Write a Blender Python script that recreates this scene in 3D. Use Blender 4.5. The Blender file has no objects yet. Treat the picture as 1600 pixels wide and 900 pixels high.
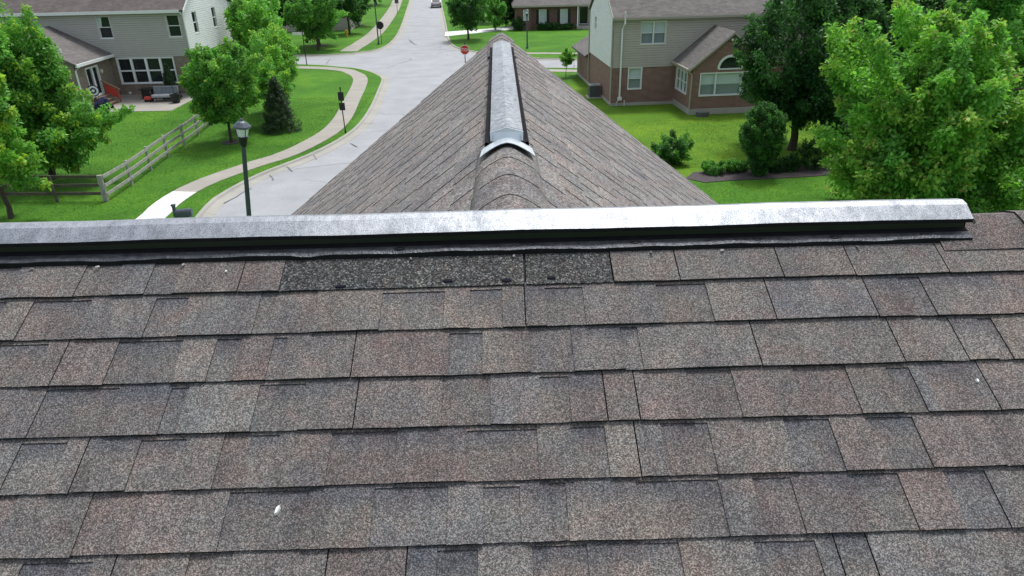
import bpy, math, random
import numpy as np
from mathutils import Vector, Matrix

random.seed(7)
RNG = np.random.default_rng(7)
scene = bpy.context.scene
COL = scene.collection
R = math.radians

# ------------------------------------------------------------------ camera
PITCH, YAW, ROLL = 0.455548, 0.010674, -0.022272
cam_data = bpy.data.cameras.new("camera")
cam_data.sensor_width = 36.0
cam_data.lens = 24.902
cam_data.clip_start = 0.05
cam_data.clip_end = 6000.0
cam = bpy.data.objects.new("camera", cam_data)
COL.objects.link(cam)
_f = Vector((math.sin(YAW)*math.cos(PITCH), math.cos(YAW)*math.cos(PITCH), -math.sin(PITCH)))
_r = Vector((math.cos(YAW), -math.sin(YAW), 0.0))
_u = _r.cross(_f)
_r2 = _r*math.cos(ROLL) + _u*math.sin(ROLL)
_u2 = -_r*math.sin(ROLL) + _u*math.cos(ROLL)
cam.matrix_world = Matrix(((_r2.x, _u2.x, -_f.x, 0.0), (_r2.y, _u2.y, -_f.y, -1.99186), (_r2.z, _u2.z, -_f.z, 10.2), (0, 0, 0, 1)))
scene.camera = cam

# ------------------------------------------------------------------ sky, sun, exposure
SUN_EL, SUN_AZ = R(66), R(26)          # azimuth measured from +Y (ahead of the camera) towards +X
world = bpy.data.worlds.new("World")
scene.world = world
world.use_nodes = True
wn, wl = world.node_tree.nodes, world.node_tree.links
wn.clear()
sky = wn.new("ShaderNodeTexSky"); sky.sky_type = 'NISHITA'; sky.sun_disc = False
sky.sun_elevation = SUN_EL; sky.sun_rotation = SUN_AZ
sky.air_density = 1.0; sky.dust_density = 3.0; sky.ozone_density = 1.0
hs = wn.new("ShaderNodeHueSaturation"); hs.inputs["Saturation"].default_value = 0.46
bg = wn.new("ShaderNodeBackground"); bg.inputs["Strength"].default_value = 0.125
wo = wn.new("ShaderNodeOutputWorld")
wl.new(sky.outputs[0], hs.inputs["Color"]); wl.new(hs.outputs[0], bg.inputs["Color"]); wl.new(bg.outputs[0], wo.inputs["Surface"])
sun_d = bpy.data.lights.new("sun", 'SUN'); sun_d.energy = 1.5; sun_d.angle = R(11); sun_d.color = (0.985, 0.985, 0.97)
sun = bpy.data.objects.new("sun", sun_d); COL.objects.link(sun)
_sd = Vector((math.sin(SUN_AZ)*math.cos(SUN_EL), math.cos(SUN_AZ)*math.cos(SUN_EL), math.sin(SUN_EL)))
sun.rotation_euler = (-_sd).to_track_quat('-Z', 'Y').to_euler()
sun.location = (0, 0, 60)
vs = scene.view_settings
vs.view_transform = 'Standard'; vs.look = 'None'; vs.gamma = 1.0; vs.use_curve_mapping = False
vs.exposure = 0.84
scene.cycles.max_bounces = 6; scene.cycles.diffuse_bounces = 3; scene.cycles.glossy_bounces = 3
scene.cycles.transmission_bounces = 4; scene.cycles.transparent_max_bounces = 8

# ------------------------------------------------------------------ materials
def nt(name):
    m = bpy.data.materials.new(name); m.use_nodes = True
    n, l = m.node_tree.nodes, m.node_tree.links
    n.clear()
    out = n.new("ShaderNodeOutputMaterial"); b = n.new("ShaderNodeBsdfPrincipled")
    l.new(b.outputs[0], out.inputs["Surface"])
    return m, n, l, b, out

def ramp(n, stops, interp='LINEAR'):
    r = n.new("ShaderNodeValToRGB"); r.color_ramp.interpolation = interp
    e = r.color_ramp.elements
    while len(e) > 1: e.remove(e[-1])
    e[0].position = stops[0][0]; e[0].color = (*stops[0][1], 1)
    for p, c in stops[1:]:
        x = e.new(p); x.color = (*c, 1)
    return r

def mixc(n, l, mode, fac, a, b):
    m = n.new("ShaderNodeMix"); m.data_type = 'RGBA'; m.blend_type = mode
    if isinstance(fac, (int, float)): m.inputs[0].default_value = fac
    else: l.new(fac, m.inputs[0])
    for s, v in ((6, a), (7, b)):
        if isinstance(v, tuple): m.inputs[s].default_value = (*v, 1) if len(v) == 3 else v
        else: l.new(v, m.inputs[s])
    return m.outputs[2]

def pos(n):
    return n.new("ShaderNodeNewGeometry").outputs["Position"]

def noise(n, l, vec, scale, detail=3.0, rough=0.55):
    t = n.new("ShaderNodeTexNoise"); t.inputs["Scale"].default_value = scale
    t.inputs["Detail"].default_value = detail; t.inputs["Roughness"].default_value = rough
    l.new(vec, t.inputs["Vector"]); return t

def bump(n, l, height, strength, dist, b):
    bp = n.new("ShaderNodeBump"); bp.inputs["Strength"].default_value = strength; bp.inputs["Distance"].default_value = dist
    l.new(height, bp.inputs["Height"]); l.new(bp.outputs[0], b.inputs["Normal"])

def granule_mat(name, cell, contrast, tint_noise, coarse=None):
    """asphalt shingle granules: mineral colour from the piece's own tint, fine stone speckle."""
    m, n, l, b, o = nt(name)
    P = pos(n)
    at = n.new("ShaderNodeAttribute"); at.attribute_name = "tint"
    v = n.new("ShaderNodeTexVoronoi"); v.inputs["Scale"].default_value = 1.0/cell; l.new(P, v.inputs["Vector"])
    lo, hi = contrast
    sp = ramp(n, [(0.0, (lo,)*3), (0.35, (lo*1.7,)*3), (0.62, (1.0,)*3), (0.86, (1.55,)*3), (1.0, (hi,)*3)])
    sepc = n.new("ShaderNodeSeparateColor"); l.new(v.outputs["Color"], sepc.inputs[0]); l.new(sepc.outputs[0], sp.inputs[0])
    c = mixc(n, l, 'MULTIPLY', 1.0, at.outputs["Color"], sp.outputs[0])
    hue = ramp(n, [(0.0, (1.10, 0.96, 0.93)), (0.33, (0.98, 1.0, 1.02)), (0.66, (0.94, 1.02, 1.04)), (1.0, (1.05, 1.01, 0.94))])
    l.new(sepc.outputs[1], hue.inputs[0])
    c = mixc(n, l, 'MULTIPLY', 0.75, c, hue.outputs[0])
    nz = noise(n, l, P, tint_noise, 4.0, 0.6)
    pr = ramp(n, [(0.30, (0.80, 0.81, 0.85)), (0.5, (1.0, 1.0, 1.0)), (0.70, (1.20, 1.15, 1.09))])
    l.new(nz.outputs["Fac"], pr.inputs[0])
    c = mixc(n, l, 'MULTIPLY', 1.0, c, pr.outputs[0])
    nz2 = noise(n, l, P, tint_noise*2.3, 2.0)
    pr2 = ramp(n, [(0.36, (0.96, 1.0, 1.03)), (0.5, (1.0, 1.0, 1.0)), (0.66, (1.07, 0.97, 0.955))])
    l.new(nz2.outputs["Color"], pr2.inputs[0])
    c = mixc(n, l, 'MULTIPLY', 1.0, c, pr2.outputs[0])
    mp = n.new("ShaderNodeMapping"); mp.inputs["Scale"].default_value = (1.0, 0.22, 0.22); l.new(P, mp.inputs["Vector"])
    nz3 = noise(n, l, mp.outputs[0], 30.0, 3.0, 0.6)
    pr3 = ramp(n, [(0.3, (0.84, 0.84, 0.86)), (0.5, (1.0, 1.0, 1.0)), (0.7, (1.13, 1.12, 1.10))]); l.new(nz3.outputs["Fac"], pr3.inputs[0])
    c = mixc(n, l, 'MULTIPLY', 1.0, c, pr3.outputs[0])
    l.new(c, b.inputs["Base Color"]); b.inputs["Roughness"].default_value = 0.92
    b.inputs["Specular IOR Level"].default_value = 0.25
    bump(n, l, v.outputs["Distance"], 0.5, cell*0.5, b)
    return m

def plain(name, col, rough=0.6, metal=0.0, spec=0.4, var=0.12, scale=8.0, fine=None):
    m, n, l, b, o = nt(name)
    P = pos(n)
    nz = noise(n, l, P, scale, 5.0, 0.6)
    r = ramp(n, [(0.25, (1-var,)*3), (0.75, (1+var,)*3)]); l.new(nz.outputs["Fac"], r.inputs[0])
    l.new(mixc(n, l, 'MULTIPLY', 1.0, (*col, 1), r.outputs[0]), b.inputs["Base Color"])
    b.inputs["Roughness"].default_value = rough; b.inputs["Metallic"].default_value = metal
    b.inputs["Specular IOR Level"].default_value = spec
    if fine: bump(n, l, noise(n, l, P, fine, 3.0).outputs["Fac"], 0.35, 0.01, b)
    return m

def galvanised(name, axis):
    """weathered galvanised sheet: spangle streaks, grime specks, soft sheen."""
    m, n, l, b, o = nt(name)
    P = pos(n)
    mp = n.new("ShaderNodeMapping"); l.new(P, mp.inputs["Vector"])
    mp.inputs["Scale"].default_value = (1.0, 0.3, 1.0) if axis == 'X' else (1.0, 4.0, 1.0)
    st = noise(n, l, mp.outputs[0], 22.0 if axis == 'X' else 30.0, 9.0, 0.78 if axis == 'X' else 0.75)
    big = noise(n, l, P, 3.2, 4.0, 0.6)
    r = ramp(n, [(0.30 if axis == 'X' else 0.38, (0.22, 0.235, 0.255) if axis == 'X' else (0.07, 0.076, 0.084)), (0.5 if axis == 'X' else 0.47, (0.39, 0.41, 0.435) if axis == 'X' else (0.24, 0.255, 0.27)), (0.68 if axis == 'X' else 0.60, (0.56, 0.58, 0.60) if axis == 'X' else (0.60, 0.63, 0.65))])
    l.new(st.outputs["Fac"], r.inputs[0])
    r2 = ramp(n, [(0.3, (0.80, 0.82, 0.85)), (0.6, (1.06, 1.06, 1.06))]); l.new(big.outputs["Fac"], r2.inputs[0])
    c = mixc(n, l, 'MULTIPLY', 1.0, r.outputs[0], r2.outputs[0])
    vo = noise(n, l, P, 420.0, 2.0, 0.5)
    sp = ramp(n, [(0.37, (0.20, 0.20, 0.21)), (0.50, (1, 1, 1))]); l.new(vo.outputs["Fac"], sp.inputs[0])
    c = mixc(n, l, 'MULTIPLY', 0.8, c, sp.outputs[0])
    l.new(c, b.inputs["Base Color"])
    b.inputs["Metallic"].default_value = 0.85
    rr = ramp(n, [(0.3, (0.52,)*3), (0.7, (0.34 if axis == 'X' else 0.26,)*3)]); l.new(st.outputs["Fac"], rr.inputs[0]); l.new(rr.outputs[0], b.inputs["Roughness"])
    bump(n, l, st.outputs["Fac"], 0.25, 0.004, b)
    return m

def grass_mat():
    m, n, l, b, o = nt("lawn_grass")
    P = pos(n)
    a = noise(n, l, P, 0.22, 7.0, 0.7)
    r = ramp(n, [(0.32, (0.042, 0.122, 0.014)), (0.5, (0.062, 0.172, 0.018)), (0.68, (0.098, 0.222, 0.022))])
    l.new(a.outputs["Fac"], r.inputs[0])
    f = noise(n, l, P, 7.0, 8.0, 0.85)
    r2 = ramp(n, [(0.30, (0.58,)*3), (0.5, (1.0,)*3), (0.72, (1.42,)*3)]); l.new(f.outputs["Fac"], r2.inputs[0])
    c = mixc(n, l, 'MULTIPLY', 1.0, r.outputs[0], r2.outputs[0])
    d = noise(n, l, P, 1.1, 4.0, 0.65)
    r3 = ramp(n, [(0.52, (0.0,)*3), (0.8, (1.0,)*3)]); l.new(d.outputs["Fac"], r3.inputs[0])
    dry = mixc(n, l, 'MIX', 0.0, (0, 0, 0, 1), (0, 0, 0, 1))
    c2 = mixc(n, l, 'MULTIPLY', 1.0, c, (1.3, 1.1, 1.0, 1))
    mm = n.new("ShaderNodeMix"); mm.data_type = 'RGBA'
    l.new(r3.outputs[0], mm.inputs[0]); l.new(c, mm.inputs[6]); l.new(c2, mm.inputs[7])
    # the mown back lawn on the right is a lighter, yellower turf than the verge
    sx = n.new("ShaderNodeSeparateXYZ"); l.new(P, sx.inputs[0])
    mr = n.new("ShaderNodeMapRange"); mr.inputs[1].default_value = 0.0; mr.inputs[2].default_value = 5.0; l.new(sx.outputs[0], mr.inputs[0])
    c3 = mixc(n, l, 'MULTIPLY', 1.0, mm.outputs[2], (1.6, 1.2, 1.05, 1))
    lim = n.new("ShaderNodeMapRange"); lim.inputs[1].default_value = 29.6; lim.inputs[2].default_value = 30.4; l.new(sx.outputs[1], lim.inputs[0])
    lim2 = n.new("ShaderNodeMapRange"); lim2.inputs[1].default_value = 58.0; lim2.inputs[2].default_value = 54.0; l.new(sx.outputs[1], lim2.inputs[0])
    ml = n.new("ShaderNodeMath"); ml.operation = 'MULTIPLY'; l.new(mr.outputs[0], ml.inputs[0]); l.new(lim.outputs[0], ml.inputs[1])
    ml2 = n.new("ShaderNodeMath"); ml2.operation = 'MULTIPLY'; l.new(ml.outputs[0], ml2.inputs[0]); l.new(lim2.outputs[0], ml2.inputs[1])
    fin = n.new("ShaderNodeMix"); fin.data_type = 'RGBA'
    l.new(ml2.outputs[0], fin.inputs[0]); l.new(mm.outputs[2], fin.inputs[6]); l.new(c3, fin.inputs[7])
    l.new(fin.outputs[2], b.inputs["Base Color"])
    b.inputs["Roughness"].default_value = 0.9; b.inputs["Specular IOR Level"].default_value = 0.1
    bump(n, l, f.outputs["Fac"], 0.9, 0.05, b)
    return m

def concrete(name, col, joint=None):
    m, n, l, b, o = nt(name)
    P = pos(n)
    a = noise(n, l, P, 0.5, 6.0, 0.65); f = noise(n, l, P, 14.0, 5.0, 0.7)
    r = ramp(n, [(0.28, (0.86, 0.865, 0.87)), (0.72, (1.10, 1.095, 1.09))]); l.new(a.outputs["Fac"], r.inputs[0])
    r2 = ramp(n, [(0.2, (0.85,)*3), (0.8, (1.13,)*3)]); l.new(f.outputs["Fac"], r2.inputs[0])
    c = mixc(n, l, 'MULTIPLY', 1.0, (*col, 1), r.outputs[0]); c = mixc(n, l, 'MULTIPLY', 1.0, c, r2.outputs[0])
    if joint:   # hairline cracks: warped voronoi edges
        w = noise(n, l, P, 0.35, 3.0); ad = n.new("ShaderNodeMixRGB"); ad.blend_type = 'ADD'; ad.inputs[0].default_value = 1.0
        sc = n.new("ShaderNodeMixRGB"); sc.blend_type = 'MULTIPLY'; sc.inputs[0].default_value = 1.0
        l.new(w.outputs["Color"], sc.inputs[1]); sc.inputs[2].default_value = (3.0, 3.0, 0, 1)
        l.new(P, ad.inputs[1]); l.new(sc.outputs[0], ad.inputs[2])
        v = n.new("ShaderNodeTexVoronoi"); v.feature = 'DISTANCE_TO_EDGE'; v.inputs["Scale"].default_value = joint; l.new(ad.outputs[0], v.inputs["Vector"])
        rj = ramp(n, [(0.0, (0.5,)*3), (0.006, (1,)*3)]); l.new(v.outputs["Distance"], rj.inputs[0])
        mk = noise(n, l, P, 0.09, 2.0); rk = ramp(n, [(0.5, (0,)*3), (0.6, (1,)*3)]); l.new(mk.outputs["Fac"], rk.inputs[0])
        c = mixc(n, l, 'MULTIPLY', rk.outputs[0], c, rj.outputs[0])
    l.new(c, b.inputs["Base Color"]); b.inputs["Roughness"].default_value = 0.88; b.inputs["Specular IOR Level"].default_value = 0.25
    bump(n, l, f.outputs["Fac"], 0.3, 0.01, b)
    return m

def brick_mat(name, c1, c2, mortar):
    m, n, l, b, o = nt(name)
    uv = n.new("ShaderNodeUVMap").outputs[0]
    t = n.new("ShaderNodeTexBrick"); l.new(uv, t.inputs["Vector"])
    t.inputs["Scale"].default_value = 1.0; t.inputs["Brick Width"].default_value = 0.215; t.inputs["Row Height"].default_value = 0.075
    t.inputs["Mortar Size"].default_value = 0.012; t.inputs["Bias"].default_value = 0.0
    t.inputs["Color1"].default_value = (*c1, 1); t.inputs["Color2"].default_value = (*c2, 1); t.inputs["Mortar"].default_value = (*mortar, 1)
    nz = noise(n, l, uv, 3.0, 5.0, 0.7); r = ramp(n, [(0.25, (0.7,)*3), (0.75, (1.3,)*3)]); l.new(nz.outputs["Fac"], r.inputs[0])
    l.new(mixc(n, l, 'MULTIPLY', 1.0, t.outputs["Color"], r.outputs[0]), b.inputs["Base Color"])
    b.inputs["Roughness"].default_value = 0.9
    bump(n, l, t.outputs["Fac"], -0.4, 0.01, b)
    return m

def farroof_mat(name, col):
    m, n, l, b, o = nt(name)
    uv = n.new("ShaderNodeUVMap").outputs[0]
    t = n.new("ShaderNodeTexBrick"); l.new(uv, t.inputs["Vector"])
    t.inputs["Scale"].default_value = 1.0; t.inputs["Brick Width"].default_value = 0.28; t.inputs["Row Height"].default_value = 0.145
    t.inputs["Mortar Size"].default_value = 0.006; t.offset = 0.37
    t.inputs["Color1"].default_value = (*[x*0.82 for x in col], 1); t.inputs["Color2"].default_value = (*[x*1.2 for x in col], 1); t.inputs["Mortar"].default_value = (*[x*0.6 for x in col], 1)
    nz = noise(n, l, uv, 0.8, 6.0, 0.7); r = ramp(n, [(0.25, (0.75,)*3), (0.75, (1.25,)*3)]); l.new(nz.outputs["Fac"], r.inputs[0])
    nf = noise(n, l, uv, 30.0, 3.0, 0.7); rf = ramp(n, [(0.25, (0.75,)*3), (0.75, (1.25,)*3)]); l.new(nf.outputs["Fac"], rf.inputs[0])
    c = mixc(n, l, 'MULTIPLY', 1.0, t.outputs["Color"], r.outputs[0]); c = mixc(n, l, 'MULTIPLY', 1.0, c, rf.outputs[0])
    l.new(c, b.inputs["Base Color"]); b.inputs["Roughness"].default_value = 0.92
    return m

def leaf_mat(name, trans=0.46):
    m, n, l, b, o = nt(name)
    at = n.new("ShaderNodeAttribute"); at.attribute_name = "tint"
    l.new(at.outputs["Color"], b.inputs["Base Color"]); b.inputs["Roughness"].default_value = 0.5; b.inputs["Specular IOR Level"].default_value = 0.35
    tr = n.new("ShaderNodeBsdfTranslucent")
    l.new(mixc(n, l, 'MULTIPLY', 1.0, at.outputs["Color"], (1.1, 1.15, 0.7, 1)), tr.inputs["Color"])
    mx = n.new("ShaderNodeMixShader"); mx.inputs[0].default_value = trans
    l.new(b.outputs[0], mx.inputs[1]); l.new(tr.outputs[0], mx.inputs[2]); l.new(mx.outputs[0], o.inputs["Surface"])
    return m

def glass_mat():
    m, n, l, b, o = nt("window_glass")
    n.remove(b)
    g = n.new("ShaderNodeBsdfGlossy"); g.inputs["Roughness"].default_value = 0.03
    t = n.new("ShaderNodeBsdfTransparent"); t.inputs[0].default_value = (0.86, 0.9, 0.9, 1)
    mx = n.new("ShaderNodeMixShader"); mx.inputs[0].default_value = 0.04
    l.new(t.outputs[0], mx.inputs[1]); l.new(g.outputs[0], mx.inputs[2])
    l.new(mx.outputs[0], o.inputs["Surface"])
    return m

def emboss_lantern():
    m, n, l, b, o = nt("lantern_glass")
    b.inputs["Base Color"].default_value = (0.72, 0.76, 0.78, 1); b.inputs["Roughness"].default_value = 0.25
    return m

M = dict(
    granule=granule_mat("shingle_granules", 0.0024, (0.36, 2.05), 5.5),
    granule_dark=granule_mat("exposed_granules", 0.0038, (0.25, 3.4), 7.0),
    granule_wing=granule_mat("wing_granules", 0.0060, (0.42, 1.9), 3.2),
    asphalt=plain("asphalt_core", (0.016, 0.016, 0.018), 0.85, var=0.3, scale=60),
    sealant=plain("sealant", (0.016, 0.014, 0.024), 0.85, spec=0.1, var=0.3, scale=90),
    cap_x=galvanised("vent_metal_main", 'X'), cap_y=galvanised("vent_metal_wing", 'Y'),
    flash=plain("flashing_metal", (0.62, 0.68, 0.70), 0.32, 0.75, var=0.1, scale=14),
    flange=plain("flange_black", (0.075, 0.08, 0.09), 0.38, 0.6, 0.5, var=0.6, scale=45, fine=180),
    flange_matt=plain("flange_black_matt", (0.012, 0.012, 0.014), 0.85, 0.0, 0.12, var=0.4, scale=30),
    nail=plain("nail_metal", (0.20, 0.195, 0.19), 0.5, 0.3),
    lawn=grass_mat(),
    road=concrete("road_concrete", (0.315, 0.325, 0.335), 0.11),
    gutter=concrete("gutter_concrete", (0.33, 0.32, 0.285), 0.5),
    walk=concrete("walk_concrete", (0.32, 0.30, 0.265)),
    walk_new=concrete("walk_new", (0.66, 0.66, 0.65)),
    seal=plain("crack_sealant", (0.15, 0.155, 0.16), 0.9, var=0.3),
    brick_brown=brick_mat("brick_brown", (0.135, 0.100, 0.072), (0.20, 0.15, 0.11), (0.30, 0.27, 0.23)),
    brick_red=brick_mat("brick_red", (0.20, 0.066, 0.050), (0.14, 0.055, 0.045), (0.36, 0.28, 0.25)),
    brick_far=brick_mat("brick_far", (0.155, 0.058, 0.052), (0.12, 0.052, 0.048), (0.2, 0.15, 0.13)),
    siding_l=plain("siding_grey", (0.415, 0.405, 0.38), 0.7, var=0.06, scale=2),
    siding_r=plain("siding_beige", (0.45, 0.415, 0.375), 0.7, var=0.06, scale=2),
    siding_lit=plain("siding_lit_gable", (0.72, 0.74, 0.73), 0.7, var=0.05, scale=2),  # paler than the facades: brighter light on the gable ends put into the colour
    white=plain("white_trim", (0.74, 0.76, 0.76), 0.5, var=0.05),
    gutter_tan=plain("gutter_tan", (0.36, 0.33, 0.29), 0.5, var=0.08),
    found=concrete("foundation", (0.40, 0.385, 0.34)),
    roof_brown=farroof_mat("roof_brown", (0.105, 0.088, 0.082)),
    roof_grey=farroof_mat("roof_grey", (0.125, 0.115, 0.108)),
    glass=glass_mat(),
    dark=plain("dark_interior", (0.024, 0.028, 0.031), 0.9, spec=0.1),
    blind=plain("blind_white", (0.74, 0.80, 0.80), 0.7, var=0.05),
    blind_dim=plain("blind_dim", (0.30, 0.345, 0.36), 0.7, var=0.1),
    black=plain("black_paint", (0.012, 0.013, 0.014), 0.4, var=0.2),
    lamp_green=plain("lamp_post_paint", (0.06, 0.08, 0.095), 0.4, 0.2, var=0.15),
    lantern=emboss_lantern(),
    wood=plain("fence_wood", (0.34, 0.335, 0.31), 0.85, var=0.35, scale=5, fine=40),
    wood_dark=plain("fence_wood_weathered", (0.10, 0.088, 0.07), 0.85, var=0.35, scale=5, fine=40),
    deckwood=plain("stair_wood", (0.22, 0.15, 0.10), 0.8, var=0.25, scale=6),
    red=plain("red_panel", (0.52, 0.06, 0.045), 0.6, var=0.1),
    navy=plain("navy_cloth", (0.015, 0.018, 0.06), 0.8, var=0.3, scale=6),
    cushion=plain("grey_cushion", (0.16, 0.18, 0.20), 0.85, var=0.25, scale=5),
    cushion_lt=plain("pale_cushion", (0.33, 0.35, 0.36), 0.85, var=0.2, scale=5),
    sign_red=plain("sign_red", (0.55, 0.03, 0.025), 0.45, var=0.06),
    sign_white=plain("sign_white", (0.8, 0.8, 0.8), 0.45, var=0.04),
    yellow=plain("hydrant_yellow", (0.55, 0.36, 0.02), 0.5, var=0.15),
    mulch=plain("mulch_bed", (0.07, 0.058, 0.06), 0.95, var=0.45, scale=9, fine=30),
    bark=plain("tree_bark", (0.06, 0.048, 0.038), 0.95, var=0.4, scale=9, fine=25),
    leaf=leaf_mat("leaf"), needle=leaf_mat("needle", 0.1),
    car=plain("car_paint", (0.42, 0.44, 0.46), 0.25, 0.3, var=0.03),
    carglass=plain("car_glass", (0.03, 0.035, 0.04), 0.1, 0.0, 0.6),
    tyre=plain("tyre", (0.015, 0.015, 0.015), 0.9),
    ac=plain("condenser_grey", (0.10, 0.11, 0.11), 0.6, 0.2, var=0.2, scale=20),
    ac_top=plain("condenser_top", (0.35, 0.37, 0.37), 0.5, 0.3),
    dropping=plain("dropping", (0.8, 0.8, 0.78), 0.8),
    lamp_bulb=plain("wall_lamp", (0.7, 0.66, 0.5), 0.4),
)

# ------------------------------------------------------------------ mesh helpers
class MB:
    def __init__(s): s.v = []; s.f = []; s.m = []; s.c = []
    def vert(s, p, c=None):
        s.v.append(tuple(p)); s.c.append(c if c else (1, 1, 1)); return len(s.v)-1
    def face(s, idx, m=0): s.f.append(tuple(idx)); s.m.append(m)
    def poly(s, pts, m=0): s.face([s.vert(p) for p in pts], m)
    def box(s, x0, x1, y0, y1, z0, z1, m=0):
        i = [s.vert(p) for p in ((x0,y0,z0),(x1,y0,z0),(x1,y1,z0),(x0,y1,z0),(x0,y0,z1),(x1,y0,z1),(x1,y1,z1),(x0,y1,z1))]
        for q in ((0,3,2,1),(4,5,6,7),(0,1,5,4),(1,2,6,5),(2,3,7,6),(3,0,4,7)): s.face([i[k] for k in q], m)
    def tube(s, path, rad, n=8, m=0, cap=True):
        path = [Vector(p) for p in path]; rings = []
        if not isinstance(rad, (list, tuple)): rad = [rad]*len(path)
        for k, p in enumerate(path):
            d = (path[min(k+1, len(path)-1)] - path[max(k-1, 0)]).normalized()
            a = d.cross(Vector((0, 0, 1)) if abs(d.z) < 0.95 else Vector((1, 0, 0))).normalized(); b = d.cross(a)
            rings.append([s.vert(p + (a*math.cos(2*math.pi*j/n) + b*math.sin(2*math.pi*j/n))*rad[k]) for j in range(n)])
        for k in range(len(rings)-1):
            for j in range(n): s.face((rings[k][j], rings[k][(j+1) % n], rings[k+1][(j+1) % n], rings[k+1][j]), m)
        if cap: s.face(rings[0][::-1], m); s.face(rings[-1], m)
    def lathe(s, prof, n=12, center=(0, 0, 0), m=0):
        cx, cy, cz = center; rings = []
        for r, z in prof: rings.append([s.vert((cx+r*math.cos(2*math.pi*j/n), cy+r*math.sin(2*math.pi*j/n), cz+z)) for j in range(n)])
        for k in range(len(rings)-1):
            for j in range(n): s.face((rings[k][j], rings[k][(j+1) % n], rings[k+1][(j+1) % n], rings[k+1][j]), m)
        s.face(rings[0][::-1], m); s.face(rings[-1], m)
    def prism(s, pts, d, m=0):
        """closed outline pts (3-D, planar) extruded by vector d."""
        a = [s.vert(p) for p in pts]; b = [s.vert(Vector(p)+Vector(d)) for p in pts]; n = len(pts)
        s.face(a, m); s.face(b[::-1], m)
        for k in range(n): s.face((a[k], b[k], b[(k+1) % n], a[(k+1) % n]), m)
    def build(s, name, mats, parent=None, uv=True, tint=False, smooth=False):
        me = bpy.data.meshes.new(name)
        me.from_pydata(s.v, [], s.f)
        if not isinstance(mats, (list, tuple)): mats = [mats]
        for x in mats: me.materials.append(M[x] if isinstance(x, str) else x)
        if len(mats) > 1: me.polygons.foreach_set("material_index", s.m)
        if tint:
            ca = me.color_attributes.new("tint", 'FLOAT_COLOR', 'POINT')
            ca.data.foreach_set("color", np.hstack([np.array(s.c, np.float32), np.ones((len(s.c), 1), np.float32)]).ravel())
        if smooth: me.polygons.foreach_set("use_smooth", [True]*len(me.polygons))
        if uv:
            ul = me.uv_layers.new(name="UVMap").data
            for p in me.polygons:
                nx, ny, nz = p.normal
                for li in p.loop_indices:
                    x, y, z = me.vertices[me.loops[li].vertex_index].co
                    if abs(nx) > abs(ny): u, v = y, (z if abs(nz) < 0.3 else z/max(0.2, math.sqrt(max(0.0, 1-nz*nz))))
                    else: u, v = x, (z if abs(nz) < 0.3 else (y if abs(nz) > 0.97 else z/max(0.2, math.sqrt(max(0.0, 1-nz*nz)))))
                    ul[li].uv = (u, v)
        me.update()
        o = bpy.data.objects.new(name, me); COL.objects.link(o)
        if parent: o.parent = parent
        return o

def empty(name, loc=(0, 0, 0), rz=0.0):
    o = bpy.data.objects.new(name, None); COL.objects.link(o); o.location = loc; o.rotation_euler = (0, 0, rz); o.empty_display_size = 0.2
    return o
def tag(o, label=None, cat=None, group=None, kind=None):
    if label: o["label"] = label
    if cat: o["category"] = cat
    if group: o["group"] = group
    if kind: o["kind"] = kind
    return o
def copy_tree(o, parent=None):
    c = o.copy(); COL.objects.link(c); c.parent = parent
    for ch in list(o.children): copy_tree(ch, c)
    return c

def smooth_path(pts, step=0.8):
    """Catmull-Rom through 2-D points, roughly even steps."""
    P = [Vector((x, y, 0)) for x, y in pts]; out = []
    for i in range(len(P)-1):
        p0, p1, p2, p3 = P[max(i-1, 0)], P[i], P[i+1], P[min(i+2, len(P)-1)]
        n = max(1, int((p2-p1).length/step))
        for k in range(n):
            t = k/n
            out.append(0.5*((2*p1)+(p2-p0)*t+(2*p0-5*p1+4*p2-p3)*t*t+(3*p1-p0-3*p2+p3)*t**3))
    out.append(P[-1]); return out
def normals2(path):
    out = []
    for i in range(len(path)):
        d = (path[min(i+1, len(path)-1)]-path[max(i-1, 0)]).normalized(); out.append(Vector((-d.y, d.x, 0)))   # left of travel
    return out

# ------------------------------------------------------------------ ground, lawns, roads
g = MB(); g.poly([(-3000, -2000, -0.2), (3000, -2000, -0.2), (3000, 4000, -0.2), (-3000, 4000, -0.2)])
tag(g.build("ground", "lawn", uv=False), "green open ground stretching away to the horizon", "ground", kind="structure")

CURB_A = [(-13.9, -60), (-12.6, 8), (-12.3, 20), (-12.85, 25.2), (-13.05, 27), (-13.12, 29), (-12.6, 31.4), (-11.9, 33.3), (-11.0, 35.0), (-10.1, 37.2), (-9.3, 40.3),
          (-9.0, 43.6), (-9.1, 48.6), (-9.5, 54.6), (-9.9, 59.4), (-10.7, 61.8), (-12.4, 64.6), (-14.9, 66.7), (-20.3, 69.1), (-40, 74), (-120, 93)]
CURB_B = [(-120, 100), (-40, 80.5), (-22, 75.6), (-16.6, 75.4), (-14.4, 76.7), (-13.1, 78.4), (-12.5, 84), (-13.1, 98), (-16.2, 135), (-17.6, 151), (-24, 220), (-30, 290)]
CURB_C = [(-19, 290), (-15.5, 220), (-11, 149), (-7.4, 105), (-5.8, 86.3), (-5, 80.4), (-3.9, 77.2), (-2.4, 75.0), (0, 71.8), (3.7, 69.4), (7.3, 68.2), (40, 60.5), (120, 41)]
CURB_D = [(120, 36), (40, 55), (8, 62.4), (4.7, 63.1), (2, 63.7), (-0.5, 63.2), (-2.4, 61), (-3.1, 57), (-3.2, 50), (-3.6, 42), (-5, 34), (-6.9, 26), (-8.1, 18), (-8.4, 8), (-8.6, -60)]
curbs = {}
for k, pts in (("A", CURB_A), ("B", CURB_B), ("C", CURB_C), ("D", CURB_D)): curbs[k] = smooth_path(pts, 0.9)
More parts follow.
